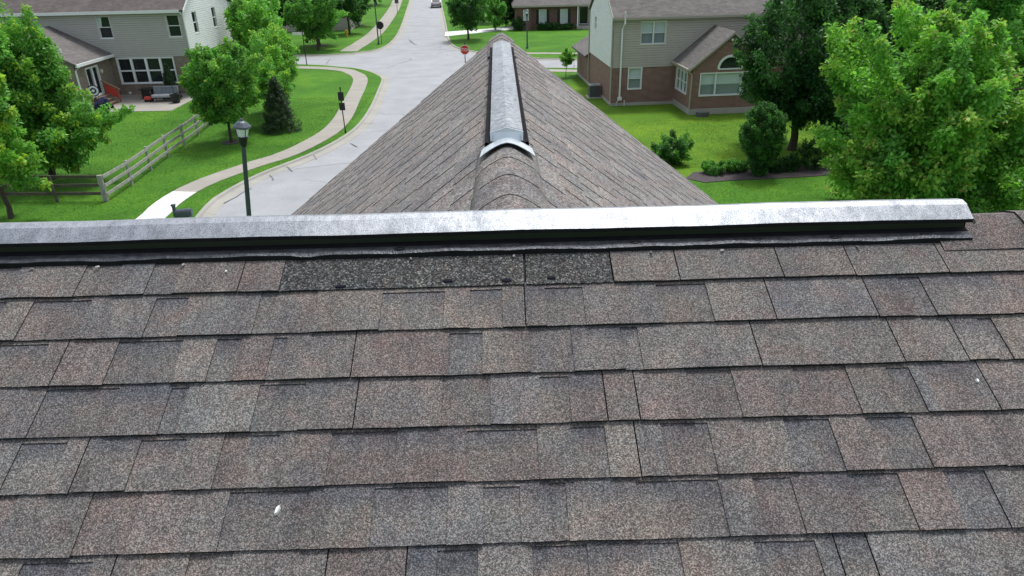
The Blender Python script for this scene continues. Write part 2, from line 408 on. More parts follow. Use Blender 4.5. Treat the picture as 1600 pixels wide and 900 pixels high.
def lawn(key, extra, label):
    b = MB(); b.poly([(p.x, p.y, 0) for p in curbs[key]] + [(x, y, 0) for x, y in extra])
    tag(b.build("lawn", "lawn", uv=False), label, "lawn", kind="structure")
lawn("A", [(-250, 93), (-250, -60)], "mown lawn left of the street, running down to the footpath")
lawn("B", [(-250, 290), (-250, 100)], "lawn with trees on the far left corner of the junction")
lawn("C", [(250, 41), (250, 290)], "lawn in front of the far red brick house")
lawn("D", [(-250+242, -62), (250, -62), (250, 36)], "bright lawn to the right of the roof")
b = MB()
b.poly([(-120, 90, -0.12), (-120, 103, -0.12), (120, 44, -0.12), (120, 33, -0.12)])
b.poly([(-16, -60, -0.116), (-6, -60, -0.116), (-5.4, 20, -0.116), (-2, 42, -0.116), (-1.2, 66, -0.116), (-2.0, 80, -0.116), (-5, 100, -0.116), (-17, 290, -0.116), (-32, 290, -0.116), (-19, 150, -0.116), (-14.5, 100, -0.116), (-14, 78, -0.116), (-18, 68, -0.116), (-12.5, 58, -0.116), (-11, 45, -0.116), (-13.5, 36, -0.116), (-15.4, 28, -0.116)])
ROAD = tag(b.build("road", "road", uv=False), "pale concrete street curving past the roof to the junction", "road", kind="structure")

def crack(pts, w, z=-0.112, mat="seal"):
    path = smooth_path([(x+random.uniform(-0.12, 0.12), y+random.uniform(-0.12, 0.12)) for x, y in pts], 0.35); nr = normals2(path); mb = MB(); prev = None
    for p, n_ in zip(path, nr):
        k = w*random.uniform(0.5, 1.3); j = random.uniform(-0.04, 0.04)
        r_ = [mb.vert((p.x+n_.x*(j+k), p.y+n_.y*(j+k), z)), mb.vert((p.x+n_.x*(j-k), p.y+n_.y*(j-k), z))]
        if prev: mb.face((prev[0], prev[1], r_[1], r_[0]))
        prev = r_
    mb.build("crack", mat, ROAD, uv=False)
for seg_, w_ in (([(-16.3, 67.7), (-16.8, 70), (-17.0, 72.6)], 0.05), ([(-10.3, 66.0), (-9.6, 68.5), (-8.6, 70.6), (-8.9, 71.8)], 0.05), ([(-10.6, 87.0), (-9.9, 84.3), (-9.2, 82.0)], 0.16),
                 ([(-9.0, 51.2), (-6.5, 51.1), (-3.2, 51.0)], 0.03), ([(-8.3, 41.3), (-6.2, 41.8), (-3.6, 42.2)], 0.03), ([(-9.3, 60.4), (-6.5, 60.8), (-3.2, 61.0)], 0.03), ([(-10.8, 33.6), (-8.0, 34.4), (-5.3, 35)], 0.03), ([(-12.3, 103), (-7.7, 100.4)], 0.04), ([(-12.5, 92), (-6.3, 90.5)], 0.04), ([(-13.2, 115), (-8.5, 113)], 0.05), ([(-13.0, 79.5), (-9.0, 77.6), (-4.5, 78.5)], 0.04), ([(-5.2, 66.5), (-2.0, 69.5), (0.5, 66.6)], 0.04)):
    crack(seg_, w_)
for seg_ in ([(-8.2, 37.6), (-8.75, 38.6)], [(-10.7, 33.2), (-11.2, 34.2)], [(-11.2, 31.9), (-11.7, 32.7)], [(-9.9, 35.4), (-10.3, 36.2)], [(-8.2, 43.5), (-8.8, 43.4)], [(-8.4, 47.5), (-8.9, 47.4)], [(-12.6, 28.4), (-12.35, 29.4), (-11.9, 30.6)]):
    crack(seg_, 0.035, -0.085)
PROF = [(-0.02, -0.15), (-0.02, 0.006), (0.14, 0.004), (0.20, -0.085), (0.26, -0.098), (0.68, -0.108), (0.68, -0.15)]
def kerb(key, i0, i1, parent, name):
    path = curbs[key]; nr = normals2(path); b = MB(); prev = None
    for i in range(i0, i1+1):
        ring = [b.vert((path[i].x - nr[i].x*o, path[i].y - nr[i].y*o, z)) for o, z in PROF]
        if prev:
            for j in range(len(PROF)-1): b.face((prev[j], prev[j+1], ring[j+1], ring[j]))
        prev = ring
    return b.build(name, "gutter", parent, uv=False)
ke = tag(empty("kerb"), "concrete kerb and gutter along the left of the curving street", "kerb", kind="structure")
pa = curbs["A"]
ia = next(i for i, p in enumerate(pa) if p.y > 22); ib = next(i for i, p in enumerate(pa) if p.x < -19 and p.y > 60)
kerb("A", 0, ia, ke, "kerb_run")
i = ia
while i < ib:
    j = min(i+4, ib); o = kerb("A", i, j, ke, "kerb_stone"); o.location.z = random.uniform(-0.006, 0.006); i = j
kerb("A", ib, len(pa)-1, ke, "kerb_run")
for key, lab in (("B", "kerb round the far left corner of the junction"), ("C", "kerb along the far right side of the street"), ("D", "kerb on the near side behind the shingled wing")):
    tag(kerb(key, 0, len(curbs[key])-1, None, "kerb"), lab, "kerb", kind="structure")

def walk(pts, width, label, slab=1.45, newto=None, name="sidewalk", step=0.24, z=0.022):
    root = tag(empty(name), label, "sidewalk", kind="structure")
    path = smooth_path(pts, step); nr = normals2(path)
    n = max(1, int(slab/step)); i = 0
    while i < len(path)-1:
        j = min(i+n, len(path)-1); b = MB(); rows = []
        for k in range(i, j+1):
            t = 0.008 if k in (i, j) else 0
            p = path[k]; q = p + (path[min(k+1, len(path)-1)]-path[max(k-1, 0)]).normalized()*(t if k == i else -t)
            rows.append([(q.x+nr[k].x*width/2, q.y+nr[k].y*width/2), (q.x-nr[k].x*width/2, q.y-nr[k].y*width/2)])
        outline = [r[0] for r in rows] + [r[1] for r in rows[::-1]]
        b.prism([(x, y, z+random.uniform(-0.004, 0.004)) for x, y in outline], (0, 0, -0.08))
        b.build("slab", "walk_new" if newto and path[i].y < newto else "walk", root, uv=False); i = j
walk([(-15.0, 18), (-14.9, 24), (-14.85, 26.6), (-14.95, 28.3), (-14.75, 30.2), (-14.15, 32), (-12.9, 34.3), (-11.8, 36), (-11, 38.3), (-10.4, 41.3), (-10.35, 45), (-10.8, 50.5), (-11.35, 57), (-11.9, 60.3), (-12.8, 62.6), (-14.6, 65.0), (-19.7, 67.1), (-40, 72.5)], 1.2,
     "winding concrete footpath between the left lawn and the verge", newto=28.4)
walk([(-16.0, 77.0), (-15.9, 80), (-15.7, 84), (-15.7, 95), (-17.1, 118), (-19, 141), (-24, 190)], 1.9, "footpath along the street beyond the junction", slab=2.0, step=0.5)
walk([(-1, 73.7), (3.4, 72.3), (8, 71.3), (40, 63)], 0.9, "narrow footpath in front of the far brick house", slab=2.0, step=0.5)
walk([(2.4, 62.0), (6.0, 61.2), (20, 57.5)], 1.2, "footpath beside the pale sided house on the right", slab=2.0, step=0.5)
b = MB(); b.prism([(-6.5, 88.4, 0.014), (-1.5, 92.0, 0.014), (2.6, 94.4, 0.014), (2.6, 98.5, 0.014), (-1.5, 95.5, 0.014), (-6.7, 93.2, 0.014)], (0, 0, -0.1))
tag(b.build("driveway", "walk_new", uv=False), "pale driveway of the far red brick house", "driveway", kind="structure")

# ------------------------------------------------------------------ the shingled roof in the foreground
HD = 9.4212                      # deck height of both ridges
TH = math.atan(0.5); CT, ST = math.cos(TH), math.sin(TH)
S0, EX = 0.22, 0.143
PH = math.atan(0.785); CP, SP = math.cos(PH), math.sin(PH)
XR, WEND = 0.024, 5.10
def front(u, s, h): return (u, -s*CT - h*ST, HD - s*ST + h*CT)
def wing(side):
    def f(u, s, h): return (XR + side*(s*CP + h*SP), u, HD - s*SP + h*CP)
    return f

house = tag(empty("shingled_house", (0, 0, 0)), "house whose brown grey shingled roof with two metal ridge vents fills the foreground", "house")
b = MB()                         # walls below the roof
EV = 5.2
zE = HD - EV*ST
b.box(-7.5, 8.5, -EV*CT+0.45, 4.1, -0.1, zE-0.12)
b.box(XR-2.75, XR+2.75, 4.1, WEND-0.35, -0.1, HD-0.6-2.75*0.785)
b.prism([(XR-2.75, WEND-0.35, HD-0.6-2.75*0.785), (XR+2.75, WEND-0.35, HD-0.6-2.75*0.785), (XR, WEND-0.35, HD-0.35)], (0, -4.0, 0))
b.build("wall", "brick_brown", house)
b = MB()                         # decks
b.prism([front(-8, 0, 0), front(9, 0, 0), front(9, EV, 0), front(-8, EV, 0)], (0, 0, -0.12))
b.prism([(-8, 0.0005, HD-0.001), (9, 0.0005, HD-0.001), (9, 4.6, HD-2.3), (-8, 4.6, HD-2.3)], (0, 0, -0.12))
main_roof = b.build("main_roof", "asphalt", house, uv=False)
b = MB()
for sd in (-1, 1):
    w = wing(sd); q = [w(0.0, 0, 0), w(WEND, 0, 0), w(WEND, 4.2, 0), w(0.0, 4.2, 0)]
    b.prism(q, (0, 0, -0.12))
wing_roof = b.build("wing_roof", "asphalt", house, uv=False)

PAL = [(0.148, 0.134, 0.128), (0.146, 0.124, 0.120), (0.150, 0.149, 0.146), (0.156, 0.147, 0.137), (0.134, 0.136, 0.140), (0.138, 0.130, 0.128), (0.148, 0.143, 0.139)]
def pick(slot=False):
    a = random.choice(PAL); a = tuple(x*0.72+y*0.28 for x, y in zip(a, (0.146, 0.137, 0.133))); k = random.uniform(0.90, 1.12)*(1.03 if slot else 1.11); return (a[0]*k*0.815, a[1]*k*0.79, a[2]*k*0.77)
def lerp(a, b, t): return tuple(x+(y-x)*t for x, y in zip(a, b))

def slab(mb, P, u0, u1, st, sb, ht, hb, cA, cB, nx=3, ns=2, band=None, jit=0.0, rag=True, off=0.0, low=0.0):
    """one shingle piece: granule top, black asphalt edges down to the deck."""
    rows = []
    for j in range(ns+1):
        t = j/ns; row = []
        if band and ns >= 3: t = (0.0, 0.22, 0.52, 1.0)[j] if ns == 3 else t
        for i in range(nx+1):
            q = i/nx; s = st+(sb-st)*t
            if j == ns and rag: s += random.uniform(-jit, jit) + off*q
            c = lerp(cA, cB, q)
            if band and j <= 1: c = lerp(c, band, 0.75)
            row.append(mb.vert(P(u0+(u1-u0)*q, s, ht+(hb-ht)*t), c))
        rows.append(row)
    for j in range(ns):
        for i in range(nx): mb.face((rows[j][i], rows[j+1][i], rows[j+1][i+1], rows[j][i+1]), 0)
    def skirt(vs_):
        base = []
        for k in vs_:
            base.append(mb.vert((0, 0, 0), (0.1, 0.1, 0.1)))
        return base
    def drop(u, s): return P(u, s, low)
    # bottom edge
    bot = rows[-1]; lowv = []
    for i in range(nx+1):
        q = i/nx; lowv.append(mb.vert(P(u0+(u1-u0)*q, sb+(off*q if rag else 0)-0.0015, low), (0.1,)*3))
    for i in range(nx): mb.face((bot[i], lowv[i], lowv[i+1], bot[i+1]), 1)
    for side in (0, nx):
        col = [r[side] for r in rows]; u = u0 if side == 0 else u1
        lw = [mb.vert(P(u, st+(sb-st)*(k/ns), low), (0.1,)*3) for k in range(ns)] + [lowv[side]]
        for k in range(ns): mb.face((col[k], lw[k], lw[k+1], col[k+1]) if side == 0 else (col[k], col[k+1], lw[k+1], lw[k]), 1)

ROWS = [
    ([-1.472, -1.396, -1.207, -1.105, -1.011, -0.932, -0.75, -0.633, 0.055, 0.306, 0.493, 0.787, 0.99, 1.256, 1.439], 'STSTSTTDDTTTTT'),
    ([-1.314, -1.152, -0.973, -0.882, -0.682, -0.524, -0.343, -0.169, -0.098, -0.009, 0.053, 0.111, 0.216, 0.422, 0.562, 0.73, 1.007, 1.107, 1.167, 1.372], 'STSTSTSTSTTSTSTTTST'),
    ([-1.355, -1.219, -1.167, -1.033, -0.862, -0.772, -0.706, -0.62, -0.583, -0.402, -0.153, -0.064, 0.061, 0.173, 0.305, 0.351, 0.656, 1.026, 1.121, 1.193, 1.27, 1.308], 'STTSTSTSTTSTSTSTTTSTS'),
    ([-1.107, -0.987, -0.855, -0.811, -0.631, -0.514, -0.38, -0.166, -0.044, 0.081, 0.154, 0.243, 0.322, 0.457, 0.574, 0.732, 0.869, 0.971, 1.031, 1.058], 'STSTSTTSTSTTTSTSTST'),
    ([-1.18, -1.068, -1.018, -0.891, -0.781, -0.691, -0.628, -0.557, -0.43, -0.271, -0.102, 0.068, 0.15, 0.233, 0.305, 0.369, 0.485, 0.672, 0.783, 0.872, 0.988, 1.158], 'STTSTSSTSTSTSTTSTSTST'),
    ([-1.18, -1.136, -0.964, -0.849, -0.647, -0.464, -0.314, -0.144, -0.064, 0.021, 0.09, 0.127, 0.29, 0.481, 0.561, 0.65, 0.787, 0.901, 1.008, 1.105], 'STSTSTSTSTSTSTSTSTS'),
    ([-1.066, -0.912, -0.865, -0.705, -0.611, -0.403, -0.23, -0.165, -0.075, 0.043, 0.164, 0.29, 0.366, 0.531, 0.665, 0.708, 0.78, 1.056], 'STTSTTTSTSTSTSTTT'),
]
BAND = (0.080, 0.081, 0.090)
count = 0
def add_tab(mb, P, kind, u0, u1, sp, sb, cut, nx, gap0=0.0, gap1=0.0, off=0.0, jit=0.0009):
    cA = pick(kind == 'S'); cB = lerp(cA, pick(kind == 'S'), random.choice((0.0, 0.3, 0.8)))
    if kind == 'S':
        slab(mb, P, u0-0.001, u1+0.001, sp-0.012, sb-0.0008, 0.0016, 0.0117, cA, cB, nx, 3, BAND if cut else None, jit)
        if cut: slab(mb, P, u0-0.0005, u1+0.0005, sp-0.012, sp+cut, 0.0038, 0.0062, cA, cB, nx, 1, None, 0.0006)
    else:
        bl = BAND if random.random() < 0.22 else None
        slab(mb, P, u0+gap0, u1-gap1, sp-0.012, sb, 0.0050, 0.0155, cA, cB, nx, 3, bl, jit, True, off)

def run_row(k, edges, kinds, mk, far=False):
    sb = S0 + k*EX; sp = sb - EX
    for i, kd in enumerate(kinds):
        u0, u1 = edges[i], edges[i+1]
        if kd == 'D': continue
        joint0 = i > 0 and kinds[i-1] in 'TD' and kd == 'T'; joint1 = i < len(kinds)-1 and kinds[i+1] in 'TD' and kd == 'T'
        cut = random.choice((0.0, 0.007, 0.010, 0.012)) if kd == 'S' else 0
        mk(kd, u0, u1, max(sp, 0.03), sb+random.uniform(-0.0012, 0.0012), cut, 0.0016 if joint0 else 0, 0.0016 if joint1 else 0)

def mk_obj(kd, u0, u1, sp, sb, cut, g0, g1):
    global count
    mb = MB(); add_tab(mb, front, kd, u0, u1, sp, sb, cut, 4, g0, g1, random.uniform(-0.0025, 0.0025) if u1-u0 > 0.12 else 0)
    mb.build("shingle", ["granule", "asphalt"], main_roof, uv=False, tint=True); count += 1
rest = MB()
def mk_rest(kd, u0, u1, sp, sb, cut, g0, g1):
    add_tab(rest, front, kd, u0, u1, sp, sb, cut, 2, g0, g1)
def random_edges(a, b):
    e = [a]; kinds = ''
    while e[-1] < b-0.05:
        last = kinds[-1] if kinds else 'S'
        kd = 'T' if last == 'S' else random.choice('SSST'); w_ = random.uniform(0.08, 0.22) if kd == 'T' else random.uniform(0.06, 0.18)
        e.append(min(b, e[-1]+w_)); kinds += kd
    if e[-1] < b: e.append(b); kinds += 'T'
    return e, kinds
NC = int((EV+0.02-S0)/EX)
for k in range(NC+1):
    if k < len(ROWS):
        e, kd = ROWS[k]; run_row(k, e, kd, mk_obj); a, b_ = e[0], e[-1]
    else:
        a = b_ = None
    if a is None:
        e2, k2 = random_edges(-5.5, 5.5); run_row(k, e2, k2, mk_rest)
    else:
        # the strip next to the transcribed tabs that may show at the frame edges stays individual
        e2, k2 = random_edges(a-0.35, a); run_row(k, e2, k2, mk_obj)
        e2, k2 = random_edges(b_, b_+0.35); run_row(k, e2, k2, mk_obj)
        e2, k2 = random_edges(-5.5, a-0.35); run_row(k, e2, k2, mk_rest)
        e2, k2 = random_edges(b_+0.35, 5.5); run_row(k, e2, k2, mk_rest)
o = rest.build("shingles", ["granule", "asphalt"], main_roof, uv=False, tint=True); o["kind"] = "stuff"

# torn course: the covering shingles are gone, dark nailing strip lies open
DK = (0.064, 0.065, 0.064)
for u0, u1 in ((-0.634, 0.0535), (0.0605, 0.3035)):
    mb = MB(); slab(mb, front, u0, u1, 0.03, S0-0.001, 0.004, 0.0105, DK, lerp(DK, (0.064, 0.064, 0.063), 0.5), 18, 4, None, 0.0022)
    o = mb.build("exposed_shingle", ["granule_dark", "asphalt"], main_roof, uv=False, tint=True)
    o["label"] = "dark exposed shingle strip left bare by wind damage"
for u, s, rx, rs in ((-0.462, 0.209, 0.018, 0.005), (-0.161, 0.199, 0.016, 0.006), (0.004, 0.203, 0.016, 0.007), (0.132, 0.198, 0.014, 0.006)):
    mb = MB(); ce = mb.vert(front(u, s, 0.0145)); ring = []; ring2 = []
    for j in range(14):
        a = 2*math.pi*j/14; q = random.uniform(0.82, 1.15)
        ring.append(mb.vert(front(u+rx*q*0.8*math.cos(a), s+rs*q*0.8*math.sin(a), 0.0138))); ring2.append(mb.vert(front(u+rx*q*math.cos(a), min(s+rs*q*math.sin(a), 0.2185), 0.0060)))
    for j in range(14):
        mb.face((ce, ring[(j+1) % 14], ring[j])); mb.face((ring[j], ring[(j+1) % 14], ring2[(j+1) % 14], ring2[j]))
    mb.build("sealant_dab", "sealant", main_roof, uv=False)

# ---- wing slopes: nearest tabs singly, the rest as one part
cands = []
for sd in (-1, 1):
    P = wing(sd)
    k = 0
    while True:
        sb = 0.155 + k*EX; sp = sb-EX
        if sb > 4.15: break
        u = random.uniform(-0.1, 0.1); last = 'S'
        while u < WEND-0.02:
            kd = 'T' if last == 'S' else random.choice('SSST'); w_ = random.uniform(0.08, 0.19) if kd == 'T' else random.uniform(0.05, 0.13)
            u1 = min(u+w_, WEND); lat = sb*CP
            if u1 > lat/0.633-0.25: cands.append((sd, kd, max(u, 0.0), u1, sp, sb, k))
            last = kd; u = u1
        k += 1
def cdist(c):
    x, y, z = wing(c[0])((c[2]+c[3])/2, (c[4]+c[5])/2, 0)
    hidden = z < HD+0.05-0.372*(y) - 0.0      # below the sight line over the main ridge
    return (math.dist((x, y, z), (0, -2, 10.2)) + (100 if hidden else 0)) / (c[3]-c[2])**0.3
cands.sort(key=cdist)
budget = 298 - count - 40
wr = MB()
for i, (sd, kd, u0, u1, sp, sb, k) in enumerate(cands):
    P = wing(sd); mb = MB() if i < budget else wr
    k_ = random.uniform(1.2, 1.62); c = tuple(x*k_ for x in lerp(pick(kd == 'S'), (0.140, 0.133, 0.128), 0.55)); c2 = lerp(c, (0.195, 0.184, 0.176), 0.4)
    top = max(sp-0.012, 0.0)
    if kd == 'S': slab(mb, P, u0, u1, top, sb, 0.001, 0.0052, c, c2, 1, 1, None, 0.0)
    else: slab(mb, P, u0, u1, top, sb, 0.0036, 0.0080, c, c2, 2, 1, None, 0.0015)
    if i < budget: mb.build("shingle", ["granule_wing", "asphalt"], wing_roof, uv=False, tint=True)
o = wr.build("shingles", ["granule_wing", "asphalt"], wing_roof, uv=False, tint=True); o["kind"] = "stuff"

# ---- ridge cap shingles
def cap_piece(P1, P2, u0, u1, half, h0, h1, parent, mat, lo=True, bendr=0.035):
    """bent cap shingle: P1 front/left slope, P2 the other; rises from h0 (tucked) to h1 (butt)."""
    prof = [(-half, 1), (-half*0.6, 1), (-bendr, 1), (-bendr*0.45, 1), (0, 1), (bendr*0.45, 1), (bendr, 1), (half*0.6, 1), (half, 1)]
    mb = MB(); cA = pick(); cB = lerp(cA, pick(), 0.5); rows = []
    for t in (0.0, 0.5, 1.0):
        u = u0+(u1-u0)*t; h = h0+(h1-h0)*t; row = []
        for s, _ in prof:
            P = P1 if s <= 0 else P2; a = abs(s)
            hh = h + (0.0 if a > bendr else -0.010*(1-a/bendr)**1.5)
            p = P(u, a, hh)
            row.append(mb.vert(p if a > 0 else ((P1(u, 0, hh)[0]+P2(u, 0, hh)[0])/2, (P1(u, 0, hh)[1]+P2(u, 0, hh)[1])/2, P1(u, 0, hh)[2]+0.004), lerp(cA, cB, (s/half+1)/2)))
        rows.append(row)
    n = len(prof)
    for j in range(2):
        for i in range(n-1): mb.face((rows[j][i], rows[j][i+1], rows[j+1][i+1], rows[j+1][i]), 0)
    for row, uu in ((rows[-1], u1), (rows[0], u0)):
        lowv = [mb.vert((P1 if s <= 0 else P2)(uu, abs(s), 0.0), (0.1,)*3) for s, _ in prof]
        for i in range(n-1): mb.face((row[i], row[i+1], lowv[i+1], lowv[i]), 1)
    for side in (0, n-1):
        P = P1 if side == 0 else P2
        lw = [mb.vert(P(u0+(u1-u0)*t, half, 0.0), (0.1,)*3) for t in (0, 0.5, 1)]
        for j in range(2): mb.face((rows[j][side], rows[j+1][side], lw[j+1], lw[j]), 1)
    return mb.build("ridge_cap_shingle", [mat, "asphalt"], parent, uv=False, tint=True, smooth=False)
def back(u, s, h): return (u, s*CT + h*ST, HD - s*ST + h*CT)
for i in range(9):
    cap_piece(front, back, 1.275+i*0.27, 1.275+(i+1)*0.27+0.02, 0.135+random.uniform(-0.003, 0.003), 0.021 if i else 0.0125, 0.0155, main_roof, "granule")
def arch(x, lift=0.018): return HD + lift + 0.008 - 0.785*(math.sqrt(x*x+0.0049)-0.07) - max(0.0, abs(x)-0.115)*2.2
for u0, u1, half in ((0.0, 0.34, 0.16), (0.30, 0.57, 0.145), (0.53, 0.80, 0.136), (0.76, 1.12, 0.132), (3.98, 4.22, 0.12), (4.19, 4.44, 0.12), (4.41, 4.68, 0.12), (4.65, 4.92, 0.12), (4.88, 5.11, 0.12)):
    mb = MB(); cA = lerp(tuple(x*1.25 for x in pick()), (0.165, 0.156, 0.150), 0.5); cB = lerp(cA, tuple(x*1.25 for x in pick()), 0.4); rows = []; xs = [half*q for q in (-1, -0.8, -0.6, -0.42, -0.26, -0.12, 0, 0.12, 0.26, 0.42, 0.6, 0.8, 1)]
    for t in (0, 0.5, 1):
        rows.append([mb.vert((XR+x, u0+(u1-u0)*t, (0.45*arch(x, 0.012-0.003*t)+0.55*(HD+0.034-0.003*t-0.785*math.sqrt(x*x+0.0016))) if u0 < 2 else HD+0.030-0.004*t-0.785*math.sqrt(x*x+0.0012)), lerp(cA, cB, t)) for x in xs])
    for j in (0, 1):
        for i in range(12): mb.face((rows[j][i], rows[j][i+1], rows[j+1][i+1], rows[j+1][i]), 0)
    for row in (rows[0], [r[0] for r in rows], [r[-1] for r in rows]):
        lw = [mb.vert((mb.v[q][0], mb.v[q][1], mb.v[q][2]-(0.002 if row is rows[0] else 0.010)), (0.1,)*3) for q in row]
        for i in range(len(row)-1): mb.face((row[i], row[i+1], lw[i+1], lw[i]), 1)
    o = mb.build("ridge_cap_shingle", ["granule_wing", "asphalt"], wing_roof, uv=False, tint=True, smooth=True)

# ---- ridge vents
CAPP = [(0.064, 0.010), (0.0705, 0.013), (0.0705, 0.024), (0.026, 0.0535), (0.0, 0.059), (-0.026, 0.0535), (-0.0705, 0.024), (-0.0705, 0.013), (-0.064, 0.010)]
FLG = [(-0.046, 0.016), (-0.050, -0.010), (-0.070, -0.017), (-0.090, -0.0225), (-0.0965, -0.0265), (-0.0972, -0.043)]
CAPW = [(0.064, 0.026), (0.0705, 0.028), (0.0705, 0.040), (0.014, 0.0565), (0.0, 0.060), (-0.014, 0.0565), (-0.0705, 0.040), (-0.0705, 0.028), (-0.064, 0.026)]
FLW = [(-0.058, 0.03), (-0.064, 0.006), (-0.078, 0.0), (-0.092, 0.004), (-0.095, 0.002), (-0.0965, -0.075)]
def sweep(prof, us, place, wob, closed_end=None):
    mb = MB(); prev = None
    for u in us:
        ring = []
        for i, (a, z) in enumerate(prof):
            da, dz = wob(u, i); ring.append(mb.vert(place(u, a+da, z+dz)))
        if prev:
            for j in range(len(prof)-1): mb.face((prev[j], prev[j+1], ring[j+1], ring[j]), 1 if (len(prof) == 9 and j in (0, 1, 6, 7)) or (prof is FLG and j in (0, 1, 4)) else 0)  # near flange: shadow beside the cap is put in as matt black
        elif closed_end == 'start': mb.face(ring)
        prev = ring
    if closed_end == 'end': mb.face(prev)
    return mb
def wav(u, a, b, c): return a*math.sin(u*7.1+1.3)+b*math.sin(u*17.3+0.4)+c*math.sin(u*41.0)
def vent(name, place, u0, u1, capmat, label, step, flange_u0, flange_u1, CAPP=CAPP, FLG=FLG):
    root = empty(name); root.parent = house; root["label"] = label
    us = list(np.arange(u0, u1, step))+[u1]
    o = sweep(CAPP, us, place, lambda u, i: (0.0, wav(u, 0.0012, 0.0005, 0.0002))).build("vent_cap", [capmat, "flange_matt"], root, uv=False)
    fs = list(np.arange(flange_u0, flange_u1, step*0.6))+[flange_u1]
    for sgn in (1, -1):
        def wob(u, i, sgn=sgn):
            k = math.exp(-((u+0.575)/0.03)**2)*0.006
            if i in (3, 4): return (-k*0.6+wav(u+sgn, 0.0007, 0.0006, 0.0005), wav(u*1.3+sgn, 0.0012, 0.0014, 0.0007)-k*0.5)
            return (0, 0)
        pr = FLG if sgn == 1 else [(-a, z) for a, z in FLG][::-1]
        sweep(pr, fs, place, (lambda u, i, w=wob: w(u, i)) if sgn == 1 else (lambda u, i: (0, 0))).build("vent_flange", ["flange" if capmat == "cap_x" else "flange_matt", "flange_matt"], root, uv=False)
    # baffle wall under the cap and end plug
    mb = MB()
    for a0, a1 in ((-0.052, -0.042), (0.042, 0.052)):
        q = [place(u0+0.012, a0, -0.03), place(u0+0.012, a1, -0.03), place(u0+0.012, a1, 0.028), place(u0+0.012, a0, 0.028)]
        d = Vector(place(u1-0.012, a0, 0)) - Vector(place(u0+0.012, a0, 0)); mb.prism(q, d)
    mb.build("baffle", "black", root, uv=False)
    return root
v1 = vent("ridge_vent", lambda u, a, z: (u, a, HD+z), -5.6, 1.375, "cap_x", "white weathered metal ridge vent running across the picture", 0.05, -5.6, 1.37)
v2 = vent("ridge_vent", lambda u, a, z: (XR+a, u, HD+z), 1.06, 4.03, "cap_y", "streaky metal ridge vent running away along the rear wing", 0.05, 1.02, 4.05, CAPW, FLW)
# folded end plugs
mb = MB(); mb.prism([(1.366, -0.066, HD+0.012), (1.366, -0.066, HD+0.022), (1.366, 0, HD+0.057), (1.366, 0.066, HD+0.022), (1.366, 0.066, HD+0.012), (1.366, 0.02, HD-0.004), (1.366, -0.02, HD-0.004)], (-0.006, 0, 0)); mb.build("end_plug", "black", v1, uv=False)
mb = MB(); mb.poly([(1.374, -0.0705, HD+0.024), (1.384, -0.072, HD+0.012), (1.384, -0.066, HD+0.002), (1.372, -0.064, HD+0.010)]); mb.poly([(1.376, -0.07, HD+0.0235), (1.3795, -0.0712, HD+0.019), (1.377, -0.025, HD+0.048), (1.374, -0.0265, HD+0.0535)]); mb.build("folded_tab", "cap_x", v1, uv=False)
# flange nails along the near lip, and grit caught on it
for u in (-1.36, -1.17, -0.925, -0.28, 0.033, 0.42, 0.63, 1.02):
    mb = MB(); mb.lathe([(0.0045, 0), (0.006, 0.002), (0.005, 0.004), (0.001, 0.0048)], 8)
    o = mb.build("nail", "nail", v1, uv=False); o.location = front(u+random.uniform(-0.01, 0.01), 0.116, 0.0125); o.scale = (1.3, 0.7, 0.6); o.rotation_euler = (TH, 0, random.uniform(0, 3))
for u in (-0.575+0.27, 0.385, 0.74, 0.97, 1.235):
    mb = MB(); mb.lathe([(0.013, 0), (0.012, 0.003), (0.006, 0.0045), (0.001, 0.005)], 10)
    o = mb.build("screw_dimple", "black", v1, uv=False); o.location = (u, -0.079, HD-0.0205); o.scale = (1.2, 0.7, 0.8)
# flashing closing the near end of the wing vent
mb = MB(); rows = []
for t, half, lift in ((0.0, 0.116, 0.020), (0.5, 0.108, 0.020), (1.0, 0.096, 0.006)):
    rows.append([mb.vert((XR+a*half, 0.915+0.15*t-0.03*abs(a)*(1-t), arch(a*half, lift))) for a in (-1, -0.8, -0.6, -0.4, -0.2, 0, 0.2, 0.4, 0.6, 0.8, 1)])
for j in range(2):
    for i in range(10): mb.face((rows[j][i], rows[j][i+1], rows[j+1][i+1], rows[j+1][i]))
lowr = [mb.vert((mb.v[i][0], mb.v[i][1]+0.003, mb.v[i][2]-0.005)) for i in rows[0]]
for i in range(10): mb.face((rows[0][i+1], rows[0][i], lowr[i], lowr[i+1]))
mb.build("end_flashing", "flash", v2, uv=False)
mb = MB(); mb.prism([(XR-0.070, 1.03, HD+0.004), (XR-0.0715, 1.04, HD+0.041), (XR, 1.04, HD+0.0615), (XR+0.0715, 1.04, HD+0.041), (XR+0.070, 1.03, HD+0.004)], (0, 0.01, 0)); mb.build("end_plug", "flash", v2, uv=False)

def speck(u, s, ru, rs, ang, label):
    mb = MB(); ce = mb.vert(front(u, s, 0.0165)); ring = []; low = []
    for j in range(14):
        a = 2*math.pi*j/14; q = random.uniform(0.7, 1.25); du, ds = ru*q*math.cos(a), rs*q*math.sin(a)
        uu, ss = u+du*math.cos(ang)-ds*math.sin(ang), s+du*math.sin(ang)+ds*math.cos(ang)
        ring.append(mb.vert(front(u+(uu-u)*0.75, s+(ss-s)*0.75, 0.0155))); low.append(mb.vert(front(uu, ss, 0.005)))
    for j in range(14): mb.face((ce, ring[(j+1) % 14], ring[j])); mb.face((ring[j], ring[(j+1) % 14], low[(j+1) % 14], low[j]))
    tag(mb.build("bird_dropping", "dropping", uv=False), label, "bird dropping")
speck(-0.53, 0.846, 0.0045, 0.0125, 0.3, "streaky white bird dropping low on the shingles, left of centre")
speck(1.186, 0.566, 0.0045, 0.006, 0.0, "small round white speck on the shingles near the right edge")
